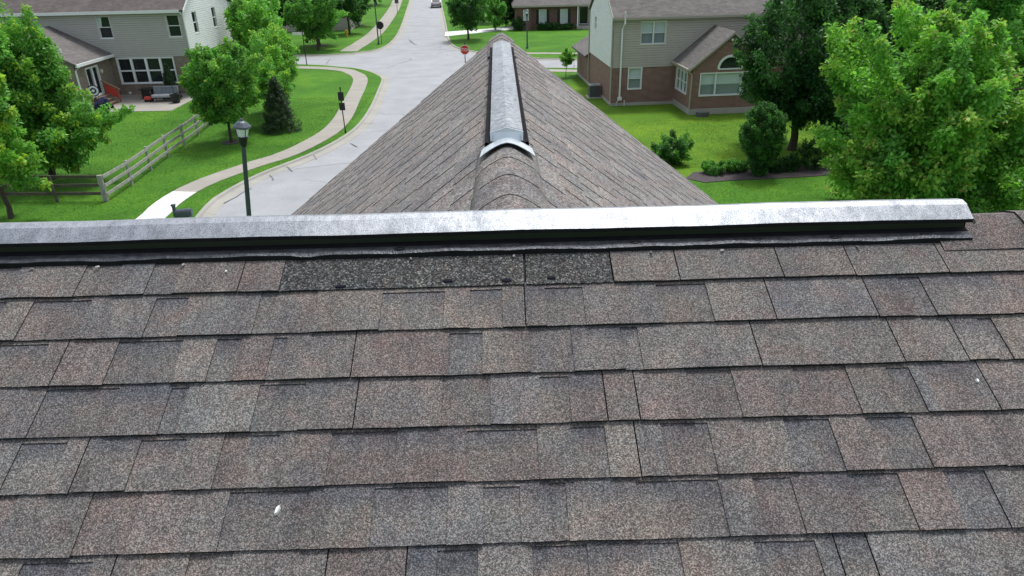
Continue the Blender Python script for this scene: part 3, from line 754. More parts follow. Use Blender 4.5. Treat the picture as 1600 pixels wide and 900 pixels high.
speck(-0.796, 0.145, 0.0042, 0.004, 0.0, "tiny pale speck on the reddish shingle under the ridge vent")
#PART2
# ------------------------------------------------------------------ house kit
def cells(a0, a1, z0, z1, ops):
    ax = sorted({a0, a1, *[v for o in ops for v in o[:2] if a0 < v < a1]}); zx = sorted({z0, z1, *[v for o in ops for v in o[2:4] if z0 < v < z1]})
    for i in range(len(ax)-1):
        for j in range(len(zx)-1):
            am, zm = (ax[i]+ax[i+1])/2, (zx[j]+zx[j+1])/2
            if not any(o[0] < am < o[1] and o[2] < zm < o[3] for o in ops): yield ax[i], ax[i+1], zx[j], zx[j+1]
def bar(mb, P, a0, a1, z0, z1, d0, d1, m=0):
    i = [mb.vert(P(a, z, d)) for d in (d0, d1) for a, z in ((a0, z0), (a1, z0), (a1, z1), (a0, z1))]
    for q in ((0, 1, 2, 3), (7, 6, 5, 4), (0, 4, 5, 1), (1, 5, 6, 2), (2, 6, 7, 3), (3, 7, 4, 0)): mb.face([i[k] for k in q], m)
def panel(mb, P, a0, a1, z0, z1, ops=(), m=0, rev=0.14):
    for u0, u1, w0, w1 in cells(a0, a1, z0, z1, ops): mb.poly([P(u0, w0, 0), P(u1, w0, 0), P(u1, w1, 0), P(u0, w1, 0)], m)
    for o in ops:
        c = [(o[0], o[2]), (o[1], o[2]), (o[1], o[3]), (o[0], o[3])]
        for k in range(4):
            (p, q), (r_, s_) = c[k], c[(k+1) % 4]; mb.poly([P(p, q, 0), P(r_, s_, 0), P(r_, s_, -rev), P(p, q, -rev)], m)
def siding(mb, P, a0, a1, z0, z1, ops=(), clip=None, e=0.15, m=0):
    z = z0
    while z < z1-0.005:
        t = min(z+e, z1); zm = (z+t)/2; lo, hi = (a0, a1) if clip is None else clip(zm)
        xs = [(lo, hi)]
        for o in ops:
            if o[2]-0.02 < zm < o[3]+0.02:
                nx = []
                for p, q in xs:
                    if o[1] <= p or o[0] >= q: nx.append((p, q)); continue
                    if o[0] > p: nx.append((p, o[0]))
                    if o[1] < q: nx.append((o[1], q))
                xs = nx
        for p, q in xs:
            if q-p < 0.02: continue
            zk = z+(t-z)*0.72; mb.poly([P(p, z, 0.05), P(q, z, 0.05), P(q, zk, 0.046), P(p, zk, 0.046)], m); mb.poly([P(p, zk, 0.046), P(q, zk, 0.046), P(q, t, 0.006), P(p, t, 0.006)], m)
            mb.poly([P(p, z, 0.004), P(q, z, 0.004), P(q, z, 0.05), P(p, z, 0.05)], m)
        z = t
def window(P, a0, a1, z0, z1, parent, cols=1, rail=True, blind=0.0, top='blind', low=None, fr=0.055, trim=0.06, colx=None, mat="white", grid=None):
    """white frame (part) with panes and blinds (sub-parts) set into the wall opening."""
    mb = MB(); d0, d1 = -0.09, 0.045
    bar(mb, P, a0-trim, a1+trim, z1, z1+trim, -0.03, d1); bar(mb, P, a0-trim, a1+trim, z0-trim, z0, -0.03, d1+0.02)
    bar(mb, P, a0-trim, a0, z0, z1, -0.03, d1); bar(mb, P, a1, a1+trim, z0, z1, -0.03, d1)
    edges = colx or [a0+(a1-a0)*k/cols for k in range(cols+1)]
    for k in range(1, len(edges)-1): bar(mb, P, edges[k]-fr*0.75, edges[k]+fr*0.75, z0, z1, d0, d1-0.01)
    for k in range(len(edges)-1):
        if rail: zc = (z0+z1)/2; bar(mb, P, edges[k], edges[k+1], zc-fr*0.45, zc+fr*0.45, d0, 0.0)
        bar(mb, P, edges[k], edges[k]+fr*0.6, z0, z1, d0, -0.012); bar(mb, P, edges[k+1]-fr*0.6, edges[k+1], z0, z1, d0, -0.012)
        bar(mb, P, edges[k], edges[k+1], z0, z0+fr*0.6, d0, -0.013); bar(mb, P, edges[k], edges[k+1], z1-fr*0.6, z1, d0, -0.013)
    w = mb.build("window", mat, parent)
    for k in range(len(edges)-1):
        for (p, q) in (((z0, (z0+z1)/2), ((z0+z1)/2, z1)) if rail else ((z0, z1),)):
            g_ = MB(); g_.poly([P(edges[k]+0.02, p+0.01, -0.07), P(edges[k+1]-0.02, p+0.01, -0.07), P(edges[k+1]-0.02, q-0.01, -0.07), P(edges[k]+0.02, q-0.01, -0.07)]); g_.build("pane", "glass", w, uv=False)
    if blind > 0:
        n = max(3, int((z1-z0)*blind/0.075)); zt = z1; mb = MB()
        for j in range(n):
            zt = z1-0.075*j-0.01; mb.poly([P(a0, zt, -0.125), P(a1, zt, -0.125), P(a1, zt-0.072, -0.112), P(a0, zt-0.072, -0.112)], 0 if (top == 'blind' or zt > (z0+z1)/2) else 1)
        mb.build("blind", ["blind", "blind_dim"], w)
    mb = MB(); mb.poly([P(a0, z0, -0.138), P(a1, z0, -0.138), P(a1, z1, -0.138), P(a0, z1, -0.138)]); mb.build("interior", low or "dark", w)
    return w
def roof_slab(mb, pts, t=0.13): mb.prism(pts, (0, 0, -t))

# ------------------------------------------------------------------ left house
LH = tag(empty("neighbour_house", (-23.6, 54.0, 0)), "two storey house with grey siding over brown brick, behind the left lawn", "house")
fP = lambda a, z, d: (a, -d, z)
X0, X1, DY, ZB, ZE = -16.0, 0.42, 9.8, 2.93, 6.02
up = [(-5.86, -4.96, 4.32, 5.83), (-0.79, 0.11, 4.32, 5.83), (-11.6, -10.7, 4.32, 5.83)]
big = [(-5.14, -0.95, 1.02, 2.85)]
mb = MB(); panel(mb, fP, X0, X1, 0.18, ZB, big)
rP = lambda a, z, d: (X1+d, a, z)
panel(mb, rP, 0, DY, 0.18, ZB)
mb.poly([(X1, DY, 0), (X0, DY, 0), (X0, DY, ZE), (X1, DY, ZE)]); mb.poly([(X0, DY, 0), (X0, 0, 0), (X0, 0, ZE), (X0, DY, ZE)])
bx0, bx1, by = -13.2, -5.65, -5.0
bP = lambda a, z, d: (bx1+d, a, z)
door = [(-3.65, -2.05, 0.72, 2.68)]
panel(mb, bP, by, 0, 0.18, 3.1, door)
gP = lambda a, z, d: (a, by-d, z)
panel(mb, gP, bx0, bx1, 0.18, 3.1)
mb.poly([(bx0, by, 3.1), (bx1, by, 3.1), ((bx0+bx1)/2, by, 4.95)])
mb.build("brick_wall", "brick_brown", LH)
mb = MB(); panel(mb, fP, X0, X1, ZB, ZE+0.1, up); siding(mb, fP, X0, X1, ZB, ZE, up)
mb.build("siding", "siding_l", LH)
gw = [(1.65, 2.5, 4.34, 5.85), (5.75, 6.55, 4.34, 5.85)]
mb = MB(); panel(mb, rP, 0, DY, ZB, ZE, gw)
RZ = ZE + 0.62*DY/2
mb.poly([(X1, 0, ZE), (X1, DY, ZE), (X1, DY/2, RZ)])
def gclip(z, DY=DY, ZE=ZE): 
    return (0, DY) if z < ZE else ((z-ZE)/0.62, DY-(z-ZE)/0.62)
siding(mb, rP, 0, DY, ZB, RZ-0.1, gw, gclip)
mb.build("gable_siding", "siding_lit", LH)
mb = MB(); mb.box(X0-0.02, X1+0.02, -0.02, DY, -0.1, 0.18); mb.box(bx0-0.02, bx1+0.02, by-0.02, 0, -0.1, 0.18); mb.build("foundation", "found", LH)
mb = MB()
roof_slab(mb, [(X0-0.4, -0.42, ZE+0.16), (X1+0.3, -0.42, ZE+0.16), (X1+0.3, DY/2, RZ+0.42), (X0-0.4, DY/2, RZ+0.42)])
roof_slab(mb, [(X0-0.4, DY+0.42, ZE+0.16), (X1+0.3, DY+0.42, ZE+0.16), (X1+0.3, DY/2+0.001, RZ+0.42), (X0-0.4, DY/2+0.001, RZ+0.42)])
mb.build("roof", "roof_brown", LH)
mb = MB(); xm = (bx0+bx1)/2; zr = 3.2+(bx1+0.3-xm)*0.5
roof_slab(mb, [(bx1+0.35, by-0.3, 3.2), (bx1+0.35, -0.036, 3.2), (xm, -0.036, zr+0.03), (xm, by-0.3, zr+0.03)])
roof_slab(mb, [(bx0-0.35, by-0.3, 3.2), (bx0-0.35, -0.036, 3.2), (xm-0.001, -0.036, zr+0.03), (xm-0.001, by-0.3, zr+0.03)])
mb.build("lower_roof", "roof_grey", LH)
for a in up: wu = window(fP, *a, LH, blind=0.0)
mb = MB(); a = up[0]
for k in range(6): mb.poly([fP(a[0]+0.05*k, a[3], -0.12+0.012*(k % 2)), fP(a[0]+0.05*(k+1), a[3], -0.12+0.012*((k+1) % 2)), fP(a[0]+0.03*(k+1), (a[2]+a[3])/2, -0.12+0.012*((k+1) % 2)), fP(a[0]+0.03*k, (a[2]+a[3])/2, -0.12+0.012*(k % 2))])
mb.build("curtain", "blind", LH)
wwin = window(fP, *big[0], LH, colx=[-5.14, -4.10, -3.01, -1.94, -0.95], fr=0.11)
for a in gw: window(rP, *a, LH)
window(bP, *door[0], LH, colx=[-3.65, -2.85, -2.05], rail=False, fr=0.12).name = "patio_door"
mb = MB(); bar(mb, fP, X0, X1, ZE-0.03, ZE+0.17, 0.30, 0.46); bar(mb, fP, X0, X1, ZE-0.02, ZE+0.02, 0.035, 0.30)
for y0, s in ((0, 1), (DY, -1)): mb.prism([(X1+0.305, y0-s*0.46, ZE+0.14), (X1+0.305, y0-s*0.46, ZE-0.04), (X1+0.305, DY/2, RZ+0.22), (X1+0.305, DY/2, RZ+0.41)], (0.03, 0, 0))
mb.tube([(X1+0.06, -0.40, ZE-0.05), (X1+0.10, -0.12, ZE-0.30), (X1+0.10, -0.08, 0.1)], 0.055, 6)
mb.tube([(X1+0.1, DY+0.05, ZE-0.05), (X1+0.1, DY+0.05, 0.1)], 0.055, 6)
bar(mb, bP, by-0.3, -0.04, 3.0, 3.2, 0.30, 0.44)
mb.tube([(bx1+0.36, by+0.1, 3.0), (bx1+0.1, by-0.05, 2.75), (bx1+0.08, by-0.07, 0.1)], 0.055, 6)
mb.build("gutter", "white", LH)
mb = MB(); mb.tube([(bx1-0.9, by+0.6, 3.4), (bx1-0.9, by+0.6, 4.15)], 0.05, 8); mb.build("roof_pipe", "white", LH)
mb = MB(); mb.box(bx1+0.01, bx1+0.1, -1.85, -1.75, 2.15, 2.35); mb.lathe([(0.05, 0), (0.09, 0.12), (0.06, 0.24), (0.02, 0.28)], 8, (bx1+0.14, -1.8, 2.1)); mb.build("wall_lamp", "lamp_bulb", LH)
mb = MB(); bar(mb, fP, -4.86, -4.66, 0.24, 0.40, 0.004, 0.03); mb.build("wall_outlet", "white", LH)
# patio and what stands on it (world coordinates)
mb = MB(); mb.prism([(-29.35, 48.6, 0.03), (-23.0, 48.4, 0.03), (-23.0, 53.97, 0.03), (-29.22, 53.97, 0.03)], (0, 0, -0.1))
tag(mb.build("patio", "walk", uv=False), "concrete patio slab behind the left house", "patio", kind="structure")
st = tag(empty("patio_steps", (-29.2, 51.1, 0.03)), "wooden patio steps with a red panelled handrail at the left house", "steps")
for k in range(3):
    mb = MB(); mb.box(0.05+0.3*k, 0.37+0.3*k, -0.75, 0.75, 0.55-0.21*k, 0.60-0.21*k); mb.box(0.30+0.3*k, 0.34+0.3*k, -0.72, 0.72, 0.02, 0.55-0.21*k); mb.build("tread", "deckwood", st)
mb = MB()
for x, z in ((0.08, 1.55), (1.0, 0.98)): mb.box(x, x+0.09, 0.78, 0.87, 0, z)
mb.prism([(0.02, 0.76, 1.52), (1.2, 0.76, 0.86), (1.2, 0.76, 0.95), (0.02, 0.76, 1.61)], (0, 0.13, 0)); mb.build("handrail", "deckwood", st)
mb = MB(); mb.prism([(0.18, 0.80, 1.38), (1.12, 0.80, 0.84), (1.12, 0.80, 0.22), (0.18, 0.80, 0.72)], (0, 0.04, 0)); mb.build("red_panel", "red", st)
db = tag(empty("archery_target", (-28.75, 49.75, 0.03), R(18)), "round blue and white target on a stand beside the patio door", "target")
mb = MB()
for s_ in (-0.3, 0.3): mb.tube([(s_, 0.1, 0), (s_*0.4, 0, 1.5)], 0.025, 6)
mb.tube([(0, 0.5, 0), (0, 0.03, 1.4)], 0.025, 6); mb.build("stand", "deckwood", db)
for r_, y_, m_ in ((0.40, -0.04, "navy"), (0.33, -0.052, "white"), (0.2, -0.064, "navy"), (0.1, -0.076, "white")):
    mb = MB(); mb.prism([(r_*math.cos(2*math.pi*j/20), y_, 1.25+r_*math.sin(2*math.pi*j/20)) for j in range(20)], (0, 0.03, 0)); mb.build("ring", m_, db)
sb_ = tag(empty("covered_stroller", (-28.0, 49.2, 0.03)), "dark navy covered pushchair parked on the patio near the steps", "pushchair")
mb = MB()
N = 10
ringsv = []
for t in range(7):
    z = 0.12+0.13*t; rr = (0.50, 0.56, 0.55, 0.5, 0.42, 0.3, 0.12)[t]
    ringsv.append([mb.vert(((rr+random.uniform(-0.07, 0.07))*math.cos(2*math.pi*j/N)+0.05*t-0.2, (rr*0.75+random.uniform(-0.06, 0.06))*math.sin(2*math.pi*j/N), z)) for j in range(N)])
for t in range(6):
    for j in range(N): mb.face((ringsv[t][j], ringsv[t][(j+1) % N], ringsv[t+1][(j+1) % N], ringsv[t+1][j]))
mb.face(ringsv[-1]); mb.build("cover", "navy", sb_, uv=False)
for x, y in ((-0.55, -0.3), (-0.55, 0.3), (0.4, -0.3), (0.4, 0.3)):
    mb = MB(); mb.tube([(x, y-0.03, 0.14), (x, y+0.03, 0.14)], 0.14, 12); mb.build("wheel", "tyre", sb_, uv=False)
mb = MB(); mb.tube([(-0.5, -0.25, 0.7), (-0.85, -0.25, 1.0), (-0.85, 0.25, 1.0), (-0.5, 0.25, 0.7)], 0.02, 6); mb.build("handle", "black", sb_, uv=False)
tb = tag(empty("patio_table", (-26.6, 53.1, 0.03)), "black square patio table against the brown brick wall", "table")
mb = MB(); mb.box(-0.5, 0.5, -0.4, 0.4, 0.68, 0.74); mb.build("table_top", "black", tb)
mb = MB(); mb.box(-0.32, 0.32, -0.28, 0.28, 0.02, 0.68); mb.build("cabinet", "black", tb)
for x in (-0.36, 0.36):
    mb = MB(); mb.box(x-0.04, x+0.04, -0.33, -0.29, 0, 0.68); mb.build("leg", "deckwood", tb)
so = tag(empty("patio_sofa", (-24.75, 51.9, 0.03)), "grey cushioned patio sofa with a dark metal frame on the patio", "sofa")
mb = MB()
for x in (-0.92, 0.92):
    for y in (-0.38, 0.38): mb.tube([(x, y, 0), (x, y, 0.62)], 0.028, 6)
    mb.tube([(x, -0.42, 0.62), (x, 0.42, 0.62)], 0.03, 6)
mb.tube([(-0.92, -0.38, 0.3), (0.92, -0.38, 0.3)], 0.03, 6); mb.tube([(-0.92, 0.38, 0.3), (0.92, 0.38, 0.3)], 0.03, 6); mb.build("frame", "black", so, uv=False)
for k in range(3):
    mb = MB(); x = -0.88+0.59*k
    mb.prism([(x, -0.4, 0.34), (x, -0.4, 0.46), (x, -0.33, 0.52), (x, 0.3, 0.52), (x, 0.36, 0.46), (x, 0.36, 0.34)], (0.57, 0, 0)); mb.build("seat_cushion", "cushion_lt", so)
    mb = MB(); mb.prism([(x, 0.14, 0.53), (x, 0.22, 1.0), (x, 0.3, 1.06), (x, 0.42, 1.02), (x, 0.38, 0.53)], (0.57, 0, 0)); mb.build("back_cushion", "cushion", so)
pt = tag(empty("patio_planter", (-23.75, 51.2, 0.03)), "black round planter tub at the right end of the patio", "planter")
mb = MB(); mb.lathe([(0.26, 0), (0.34, 0.5), (0.38, 0.52), (0.38, 0.60), (0.32, 0.60), (0.31, 0.54)], 16); mb.build("tub", "black", pt, uv=False)
mb = MB(); mb.tube([(0, 0, 0.5), (-0.28, 0.1, 2.6)], 0.02, 6); mb.build("pole", "black", pt, uv=False)
tr_ = tag(empty("toy_wagon", (-26.0, 51.8, 0.03)), "small dark red toy wagon beside the patio sofa", "toy")
mb = MB(); mb.box(-0.25, 0.25, -0.18, 0.18, 0.16, 0.36); mb.build("tray", "red", tr_)
for x in (-0.17, 0.17):
    for y in (-0.19, 0.19):
        mb = MB(); mb.tube([(x, y-0.02, 0.1), (x, y+0.02, 0.1)], 0.1, 10); mb.build("wheel", "tyre", tr_, uv=False)

# ------------------------------------------------------------------ right house
RH = tag(empty("neighbour_house", (7.473, 46.42, 0), R(4)), "two storey house with beige siding over red brick and an arched window, on the right", "house")
W, D_, ZB, ZE, PT = 17.0, 7.75, 2.5, 5.5, 0.6
rz = ZE + PT*D_/2
upw = [(1.84, 3.45, 3.98, 5.30), (8.98, 10.6, 3.98, 5.30)]
low = [(1.14, 1.99, 1.12, 2.44)]
mb = MB(); panel(mb, fP, 0, W, 0.2, ZB, low)
lP = lambda a, z, d: (-d, a, z)
panel(mb, lP, 0, D_, 0.2, ZB)
panel(mb, lP, D_, 13.2, 0.2, 2.25)
wx0, wx1, wy = 4.31, 9.05, -3.48
swin = [(wy+0.9, wy+3.1, 1.16, 2.44)]
wsP = lambda a, z, d: (wx0-d, a, z)
panel(mb, wsP, wy, 0, 0.36, 2.95, swin)
weP = lambda a, z, d: (wx1+d, a, z)
panel(mb, weP, wy, 0, 0.36, 2.95)
wfP = lambda a, z, d: (wx0+a, wy-d, z)
ww = wx1-wx0; cx = ww/2; wwin_ = [(0.56, ww-0.56, 1.2, 2.52)]
panel(mb, wfP, 0, ww, 0.36, 2.72, wwin_)
# gable with an arched hole
AZ, AR = 2.80, 0.75
seg = 12; arcp = [(cx+AR*math.cos(math.pi*k/seg), AZ+AR*math.sin(math.pi*k/seg)) for k in range(seg+1)]
pk = 4.88
def gz(a): return 2.95+(pk-2.95)*(1-abs(a-cx)/cx)
mb.poly([wfP(a, z, 0) for a, z in ((0, 2.72), (ww, 2.72), (ww, AZ), (0, AZ))])
mb.poly([wfP(a, z, 0) for a, z in ((ww, AZ), (ww, 2.95), (cx+AR, gz(cx+AR)), (cx+AR, AZ))])
mb.poly([wfP(a, z, 0) for a, z in ((0, AZ), (cx-AR, AZ), (cx-AR, gz(cx-AR)), (0, 2.95))])
for k in range(seg):
    (a0, z0), (a1, z1) = arcp[k], arcp[k+1]
    if a0 > cx > a1: continue
    mb.poly([wfP(a0, z0, 0), wfP(a0, gz(a0), 0), wfP(a1, gz(a1), 0), wfP(a1, z1, 0)])
    mb.poly([wfP(a0, z0, 0), wfP(a1, z1, 0), wfP(a1, z1, -0.14), wfP(a0, z0, -0.14)])
mb.poly([(W, 0, 0), (W, D_, 0), (W, D_, ZB), (W, 0, ZB)]); mb.poly([(W, 13.2, 0), (0, 13.2, 0), (0, 13.2, 2.25), (W, 13.2, 2.25)])
mb.build("brick_wall", "brick_red", RH)
mb = MB(); panel(mb, fP, 0, W, ZB, ZE+0.1, upw); siding(mb, fP, 0, W, ZB, ZE, upw); mb.build("siding", "siding_r", RH)
sw = [(5.35, 6.05, 4.35, 5.25)]
mb = MB(); panel(mb, lP, 0, D_, ZB, ZE, sw); mb.poly([(0, 0, ZE), (0, D_, ZE), (0, D_/2, rz)])
siding(mb, lP, 0, D_, ZB, rz-0.08, sw, lambda z: (0, D_) if z < ZE else ((z-ZE)/PT, D_-(z-ZE)/PT))
mb.poly([(0, D_, ZB), (W, D_, ZB), (W, D_, ZE), (0, D_, ZE)]); mb.poly([(W, 0, ZB), (W, D_, ZB), (W, D_, ZE), (W, D_/2, rz), (W, 0, ZE)])
mb.build("gable_siding", "siding_lit", RH)
mb = MB(); mb.box(-0.02, W+0.02, -0.02, D_, -0.1, 0.2); mb.box(-0.021, 6, D_, 13.2, -0.1, 0.2); mb.box(wx0-0.03, wx1+0.03, wy-0.03, 0, -0.1, 0.36); mb.build("foundation", "found", RH)
mb = MB()
roof_slab(mb, [(-0.12, -0.35, ZE+0.17), (W+0.3, -0.35, ZE+0.17), (W+0.3, D_/2, rz+0.4), (-0.12, D_/2, rz+0.4)])
roof_slab(mb, [(-0.12, D_+0.35, ZE+0.17), (W+0.3, D_+0.35, ZE+0.17), (W+0.3, D_/2+0.001, rz+0.4), (-0.12, D_/2+0.001, rz+0.4)])
mb.build("roof", "roof_grey", RH)
mb = MB(); roof_slab(mb, [(-0.4, D_+0.05, 2.2), (-0.4, 13.7, 2.2), (3.0, 13.7, 4.25), (3.0, D_+0.05, 4.25)]); roof_slab(mb, [(6.4, D_+0.05, 2.2), (6.4, 13.7, 2.2), (3.001, 13.7, 4.25), (3.001, D_+0.05, 4.25)])
mb.build("garage_roof", "roof_grey", RH)
mb = MB(); xm = (wx0+wx1)/2; wr_z = pk+0.13
for s_, xe in ((-1, wx0-0.32), (1, wx1+0.32)):
    ze_ = wr_z-(abs(xe-xm))*(pk-2.95)/cx
    roof_slab(mb, [(xe, wy-0.22, ze_), (xe, -0.036, ze_), (xm+0.0005*s_, -0.036, wr_z), (xm+0.0005*s_, wy-0.22, wr_z)])
mb.build("lower_roof", "roof_grey", RH)
window(fP, *upw[0], RH, cols=2, blind=1.0, top='mix'); window(fP, *upw[1], RH, cols=2, blind=1.0, top='mix'); window(fP, *low[0], RH, blind=1.0, top='mix')
window(lP, *sw[0], RH, low="blind_dim"); window(wsP, *swin[0], RH, cols=3, low="blind_dim")
window(wfP, *wwin_[0], RH, colx=[0.56, 1.53, ww-1.53, ww-0.56], rail=False, blind=0.62, top='mix', low="blind_dim")
mb = MB()
for k in range(seg):
    (a0, z0), (a1, z1) = arcp[k], arcp[k+1]; s0_, s1_ = 1+0.07/AR, 1-0.08/AR
    q = lambda a, z, f: (cx+(a-cx)*f, AZ+(z-AZ)*f)
    mb.prism([wfP(*q(a0, z0, s0_), 0.03), wfP(*q(a1, z1, s0_), 0.03), wfP(*q(a1, z1, s1_), 0.03), wfP(*q(a0, z0, s1_), 0.03)], Vector(wfP(0, 0, -0.09))-Vector(wfP(0, 0, 0.03)))
bar(mb, wfP, cx-AR, cx+AR, AZ-0.07, AZ, -0.1, 0.04)
aw = mb.build("arched_window", "white", RH)
mb = MB(); mb.poly([wfP(a, z, -0.07) for a, z in arcp]); mb.build("pane", "glass", aw, uv=False)
mb = MB(); mb.poly([wfP(a, z, -0.13) for a, z in arcp]); mb.build("interior", "dark", aw, uv=False)
mb = MB(); bar(mb, fP, -0.1, W+0.3, ZE+0.0, ZE+0.15, 0.30, 0.43); bar(mb, fP, 0, W, ZE-0.02, ZE+0.02, 0.04, 0.30)
bar(mb, wsP, wy-0.2, -0.04, 2.72, 2.87, 0.30, 0.40)
mb.tube([(wx0-0.34, wy+0.02, 2.75), (wx0-0.05, wy-0.1, 2.5), (wx0-0.05, wy-0.1, 0.35)], 0.05, 6)
for s_ in (-1, 1):   # rake boards of the small gable
    xe = wx0-0.32 if s_ < 0 else wx1+0.32; ze_ = wr_z-(abs(xe-xm))*(pk-2.95)/cx
    mb.prism([(xe, wy-0.225, ze_-0.0), (xe, wy-0.225, ze_-0.16), (xm, wy-0.225, wr_z-0.17), (xm, wy-0.225, wr_z-0.01)], (0, -0.03, 0))
mb.tube([(-0.09, -0.12, ZE), (-0.09, -0.12, 0.35), (-0.16, -0.3, 0.2)], 0.05, 6); mb.tube([(-0.09, D_+0.02, ZE), (-0.09, D_+0.02, 0.3)], 0.05, 6)
for y0, s_ in ((0, 1), (D_, -1)): mb.prism([(-0.125, y0-s_*0.38, ZE+0.15), (-0.125, y0-s_*0.38, ZE-0.02), (-0.125, D_/2, rz+0.22), (-0.125, D_/2, rz+0.39)], (-0.025, 0, 0))
mb.build("gutter", "gutter_tan", RH)
mb = MB(); mb.tube([(0.55, -0.14, 0.5), (0.55, -0.14, 4.95), (0.62, -0.50, 5.3), (0.62, -0.50, 6.02)], 0.062, 8); mb.build("vent_pipe", "white", RH, uv=False)
mb = MB(); mb.box(0.42, 0.68, -0.26, -0.05, 0.42, 0.62); mb.tube([(0.55, -0.14, 0.45), (0.35, -0.12, 0.25), (0.35, -0.12, 0.05)], 0.03, 6); mb.tube([(0.9, -0.1, 0.4), (0.9, -0.1, 0.02)], 0.035, 6); mb.build("meter", "white", RH)
mb = MB(); mb.lathe([(0.03, 0), (0.09, 0.05), (0.09, 0.12), (0.03, 0.16)], 8, (wx0+cx-0.08, wy-0.1, 4.42)); mb.lathe([(0.03, 0), (0.09, 0.05), (0.09, 0.12), (0.03, 0.16)], 8, (wx0+cx+0.12, wy-0.1, 4.42)); mb.build("flood_lamp", "white", RH, uv=False)
ww_ = tag(empty("window_well", (12.75, 42.85, 0), R(4)), "small dark grated window well at the foot of the brick bay", "window well")
mb = MB(); mb.prism([(0.42*math.cos(math.pi*(1+k/10)), 0.38*math.sin(math.pi*(1+k/10)), 0) for k in range(11)], (0, 0, 0.26)); mb.build("shell", "ac", ww_)
for k in range(5):
    mb = MB(); mb.box(-0.3+0.13*k, -0.27+0.13*k, -0.3, -0.01, 0.262, 0.285); mb.build("grate_bar", "ac_top", ww_)
ac = tag(empty("air_conditioner", (6.72, 49.6, 0), R(4)), "grey air conditioning condenser beside the red brick side wall", "air conditioner")
mb = MB(); mb.box(-0.5, 0.5, -0.5, 0.5, -0.02, 0.08); mb.build("base_pad", "found", ac)
mb = MB(); mb.box(-0.37, 0.37, -0.37, 0.37, 0.08, 0.86)
for k in range(12):
    for q in (-0.385, 0.37): mb.box(-0.36, 0.36, q, q+0.015, 0.12+0.06*k, 0.15+0.06*k)
mb.build("cabinet", "ac", ac)
mb = MB(); mb.box(-0.4, 0.4, -0.4, 0.4, 0.86, 0.92)
for r_ in (0.1, 0.2, 0.3): mb.tube([(r_*math.cos(2*math.pi*k/16), r_*math.sin(2*math.pi*k/16), 0.94) for k in range(17)], 0.012, 5)
mb.build("fan_grille", "ac_top", ac)
mb = MB(); mb.tube([(0.38, 0.1, 0.3), (0.62, 0.1, 0.5), (0.72, 0.1, 0.5)], 0.025, 6); mb.build("refrigerant_line", "black", ac, uv=False)

# ------------------------------------------------------------------ far brick house and a glimpse of another
BH = tag(empty("brick_bungalow", (5.0, 93.5, 0)), "low red brick house with black shutters beyond the far lawn", "house")
ops = [(0.25, 1.08, 0.69, 2.32), (2.94, 3.77, 0.69, 2.32)]
mb = MB(); panel(mb, fP, -0.8, 4.9, 0, 2.75, ops)
hP = lambda a, z, d: (a, -0.5-d, z)
op2 = [(-1.75, -1.2, 1.2, 2.36)]
panel(mb, hP, -2.8, -0.8, 0, 2.75, op2); mb.poly([(-0.8, -0.5, 0), (-0.8, 0, 0), (-0.8, 0, 2.75), (-0.8, -0.5, 2.75)]); mb.poly([(-2.8, -0.5, 0), (-2.8, 8, 0), (-2.8, 8, 2.75), (-2.8, 4, 4.2), (-2.8, -0.5, 2.75)])
pP = lambda a, z, d: (a, 1.6-d, z); op3 = [(5.5, 6.6, 0.4, 2.5), (7.2, 9.0, 0.7, 2.4)]
panel(mb, pP, 4.9, 16, 0, 2.75, op3); mb.poly([(4.9, 0, 0), (4.9, 1.6, 0), (4.9, 1.6, 2.75), (4.9, 0, 2.75)])
mb.build("brick_wall", "brick_far", BH)
mb = MB(); roof_slab(mb, [(-3.2, -0.9, 2.9), (16.5, -0.9, 2.9), (14, 5, 6.0), (-1.0, 5, 6.0)]); roof_slab(mb, [(-3.2, -0.9, 2.9), (-1.0, 5, 6.0), (-1.0, 5.01, 6.0), (-3.2, 10, 2.9)]); mb.build("roof", "roof_grey", BH)
mb = MB(); bar(mb, fP, -3.2, 16.4, 2.72, 2.88, 0.80, 0.92); mb.build("gutter", "gutter_tan", BH)
for a in ops:
    window(fP, *a, BH, blind=1.0)
    for x0 in (a[0]-0.42, a[1]+0.08):
        mb = MB(); bar(mb, fP, x0, x0+0.34, a[2]-0.06, a[3]+0.06, 0.01, 0.06)
        for k in range(10): bar(mb, fP, x0+0.04, x0+0.3, a[2]+0.05+0.155*k, a[2]+0.15+0.155*k, 0.06, 0.075)
        mb.build("shutter", "black", BH)
window(hP, *op2[0], BH, blind=1.0, rail=False)
window(pP, *op3[0], BH, rail=False); window(pP, *op3[1], BH, cols=2)
mb = MB(); mb.box(4.95, 16, -0.7, 1.6, 0, 0.35); mb.build("porch_floor", "found", BH)
for x in (5.05, 8.6):
    mb = MB(); mb.box(x-0.08, x+0.08, -0.65, -0.49, 0.35, 2.75); mb.build("porch_post", "white", BH)
mb = MB(); mb.box(5.6, 6.7, -1.2, -0.7, 0, 0.18); mb.build("step", "found", BH)
FH = tag(empty("distant_house", (-31.5, 98, 0)), "pale distant house half hidden by trees at the top left", "house")
mb = MB(); o1 = [(1.0, 2.2, 1.0, 2.4), (4.0, 5.2, 1.0, 2.4), (8.0, 9.2, 1.0, 2.4)]; panel(mb, fP, 0, 12, 0, 5.2, o1); siding(mb, fP, 0, 12, 0.3, 5.2, o1, e=0.2); mb.poly([(12, 0, 0), (12, 8, 0), (12, 8, 5.2), (12, 4, 7.2), (12, 0, 5.2)]); mb.build("siding", "siding_r", FH)
mb = MB(); roof_slab(mb, [(-0.4, -0.4, 5.2), (12.4, -0.4, 5.2), (12.4, 4, 7.6), (-0.4, 4, 7.6)]); roof_slab(mb, [(-0.4, 8.4, 5.2), (12.4, 8.4, 5.2), (12.4, 4.001, 7.6), (-0.4, 4.001, 7.6)]); mb.build("roof", "roof_grey", FH)
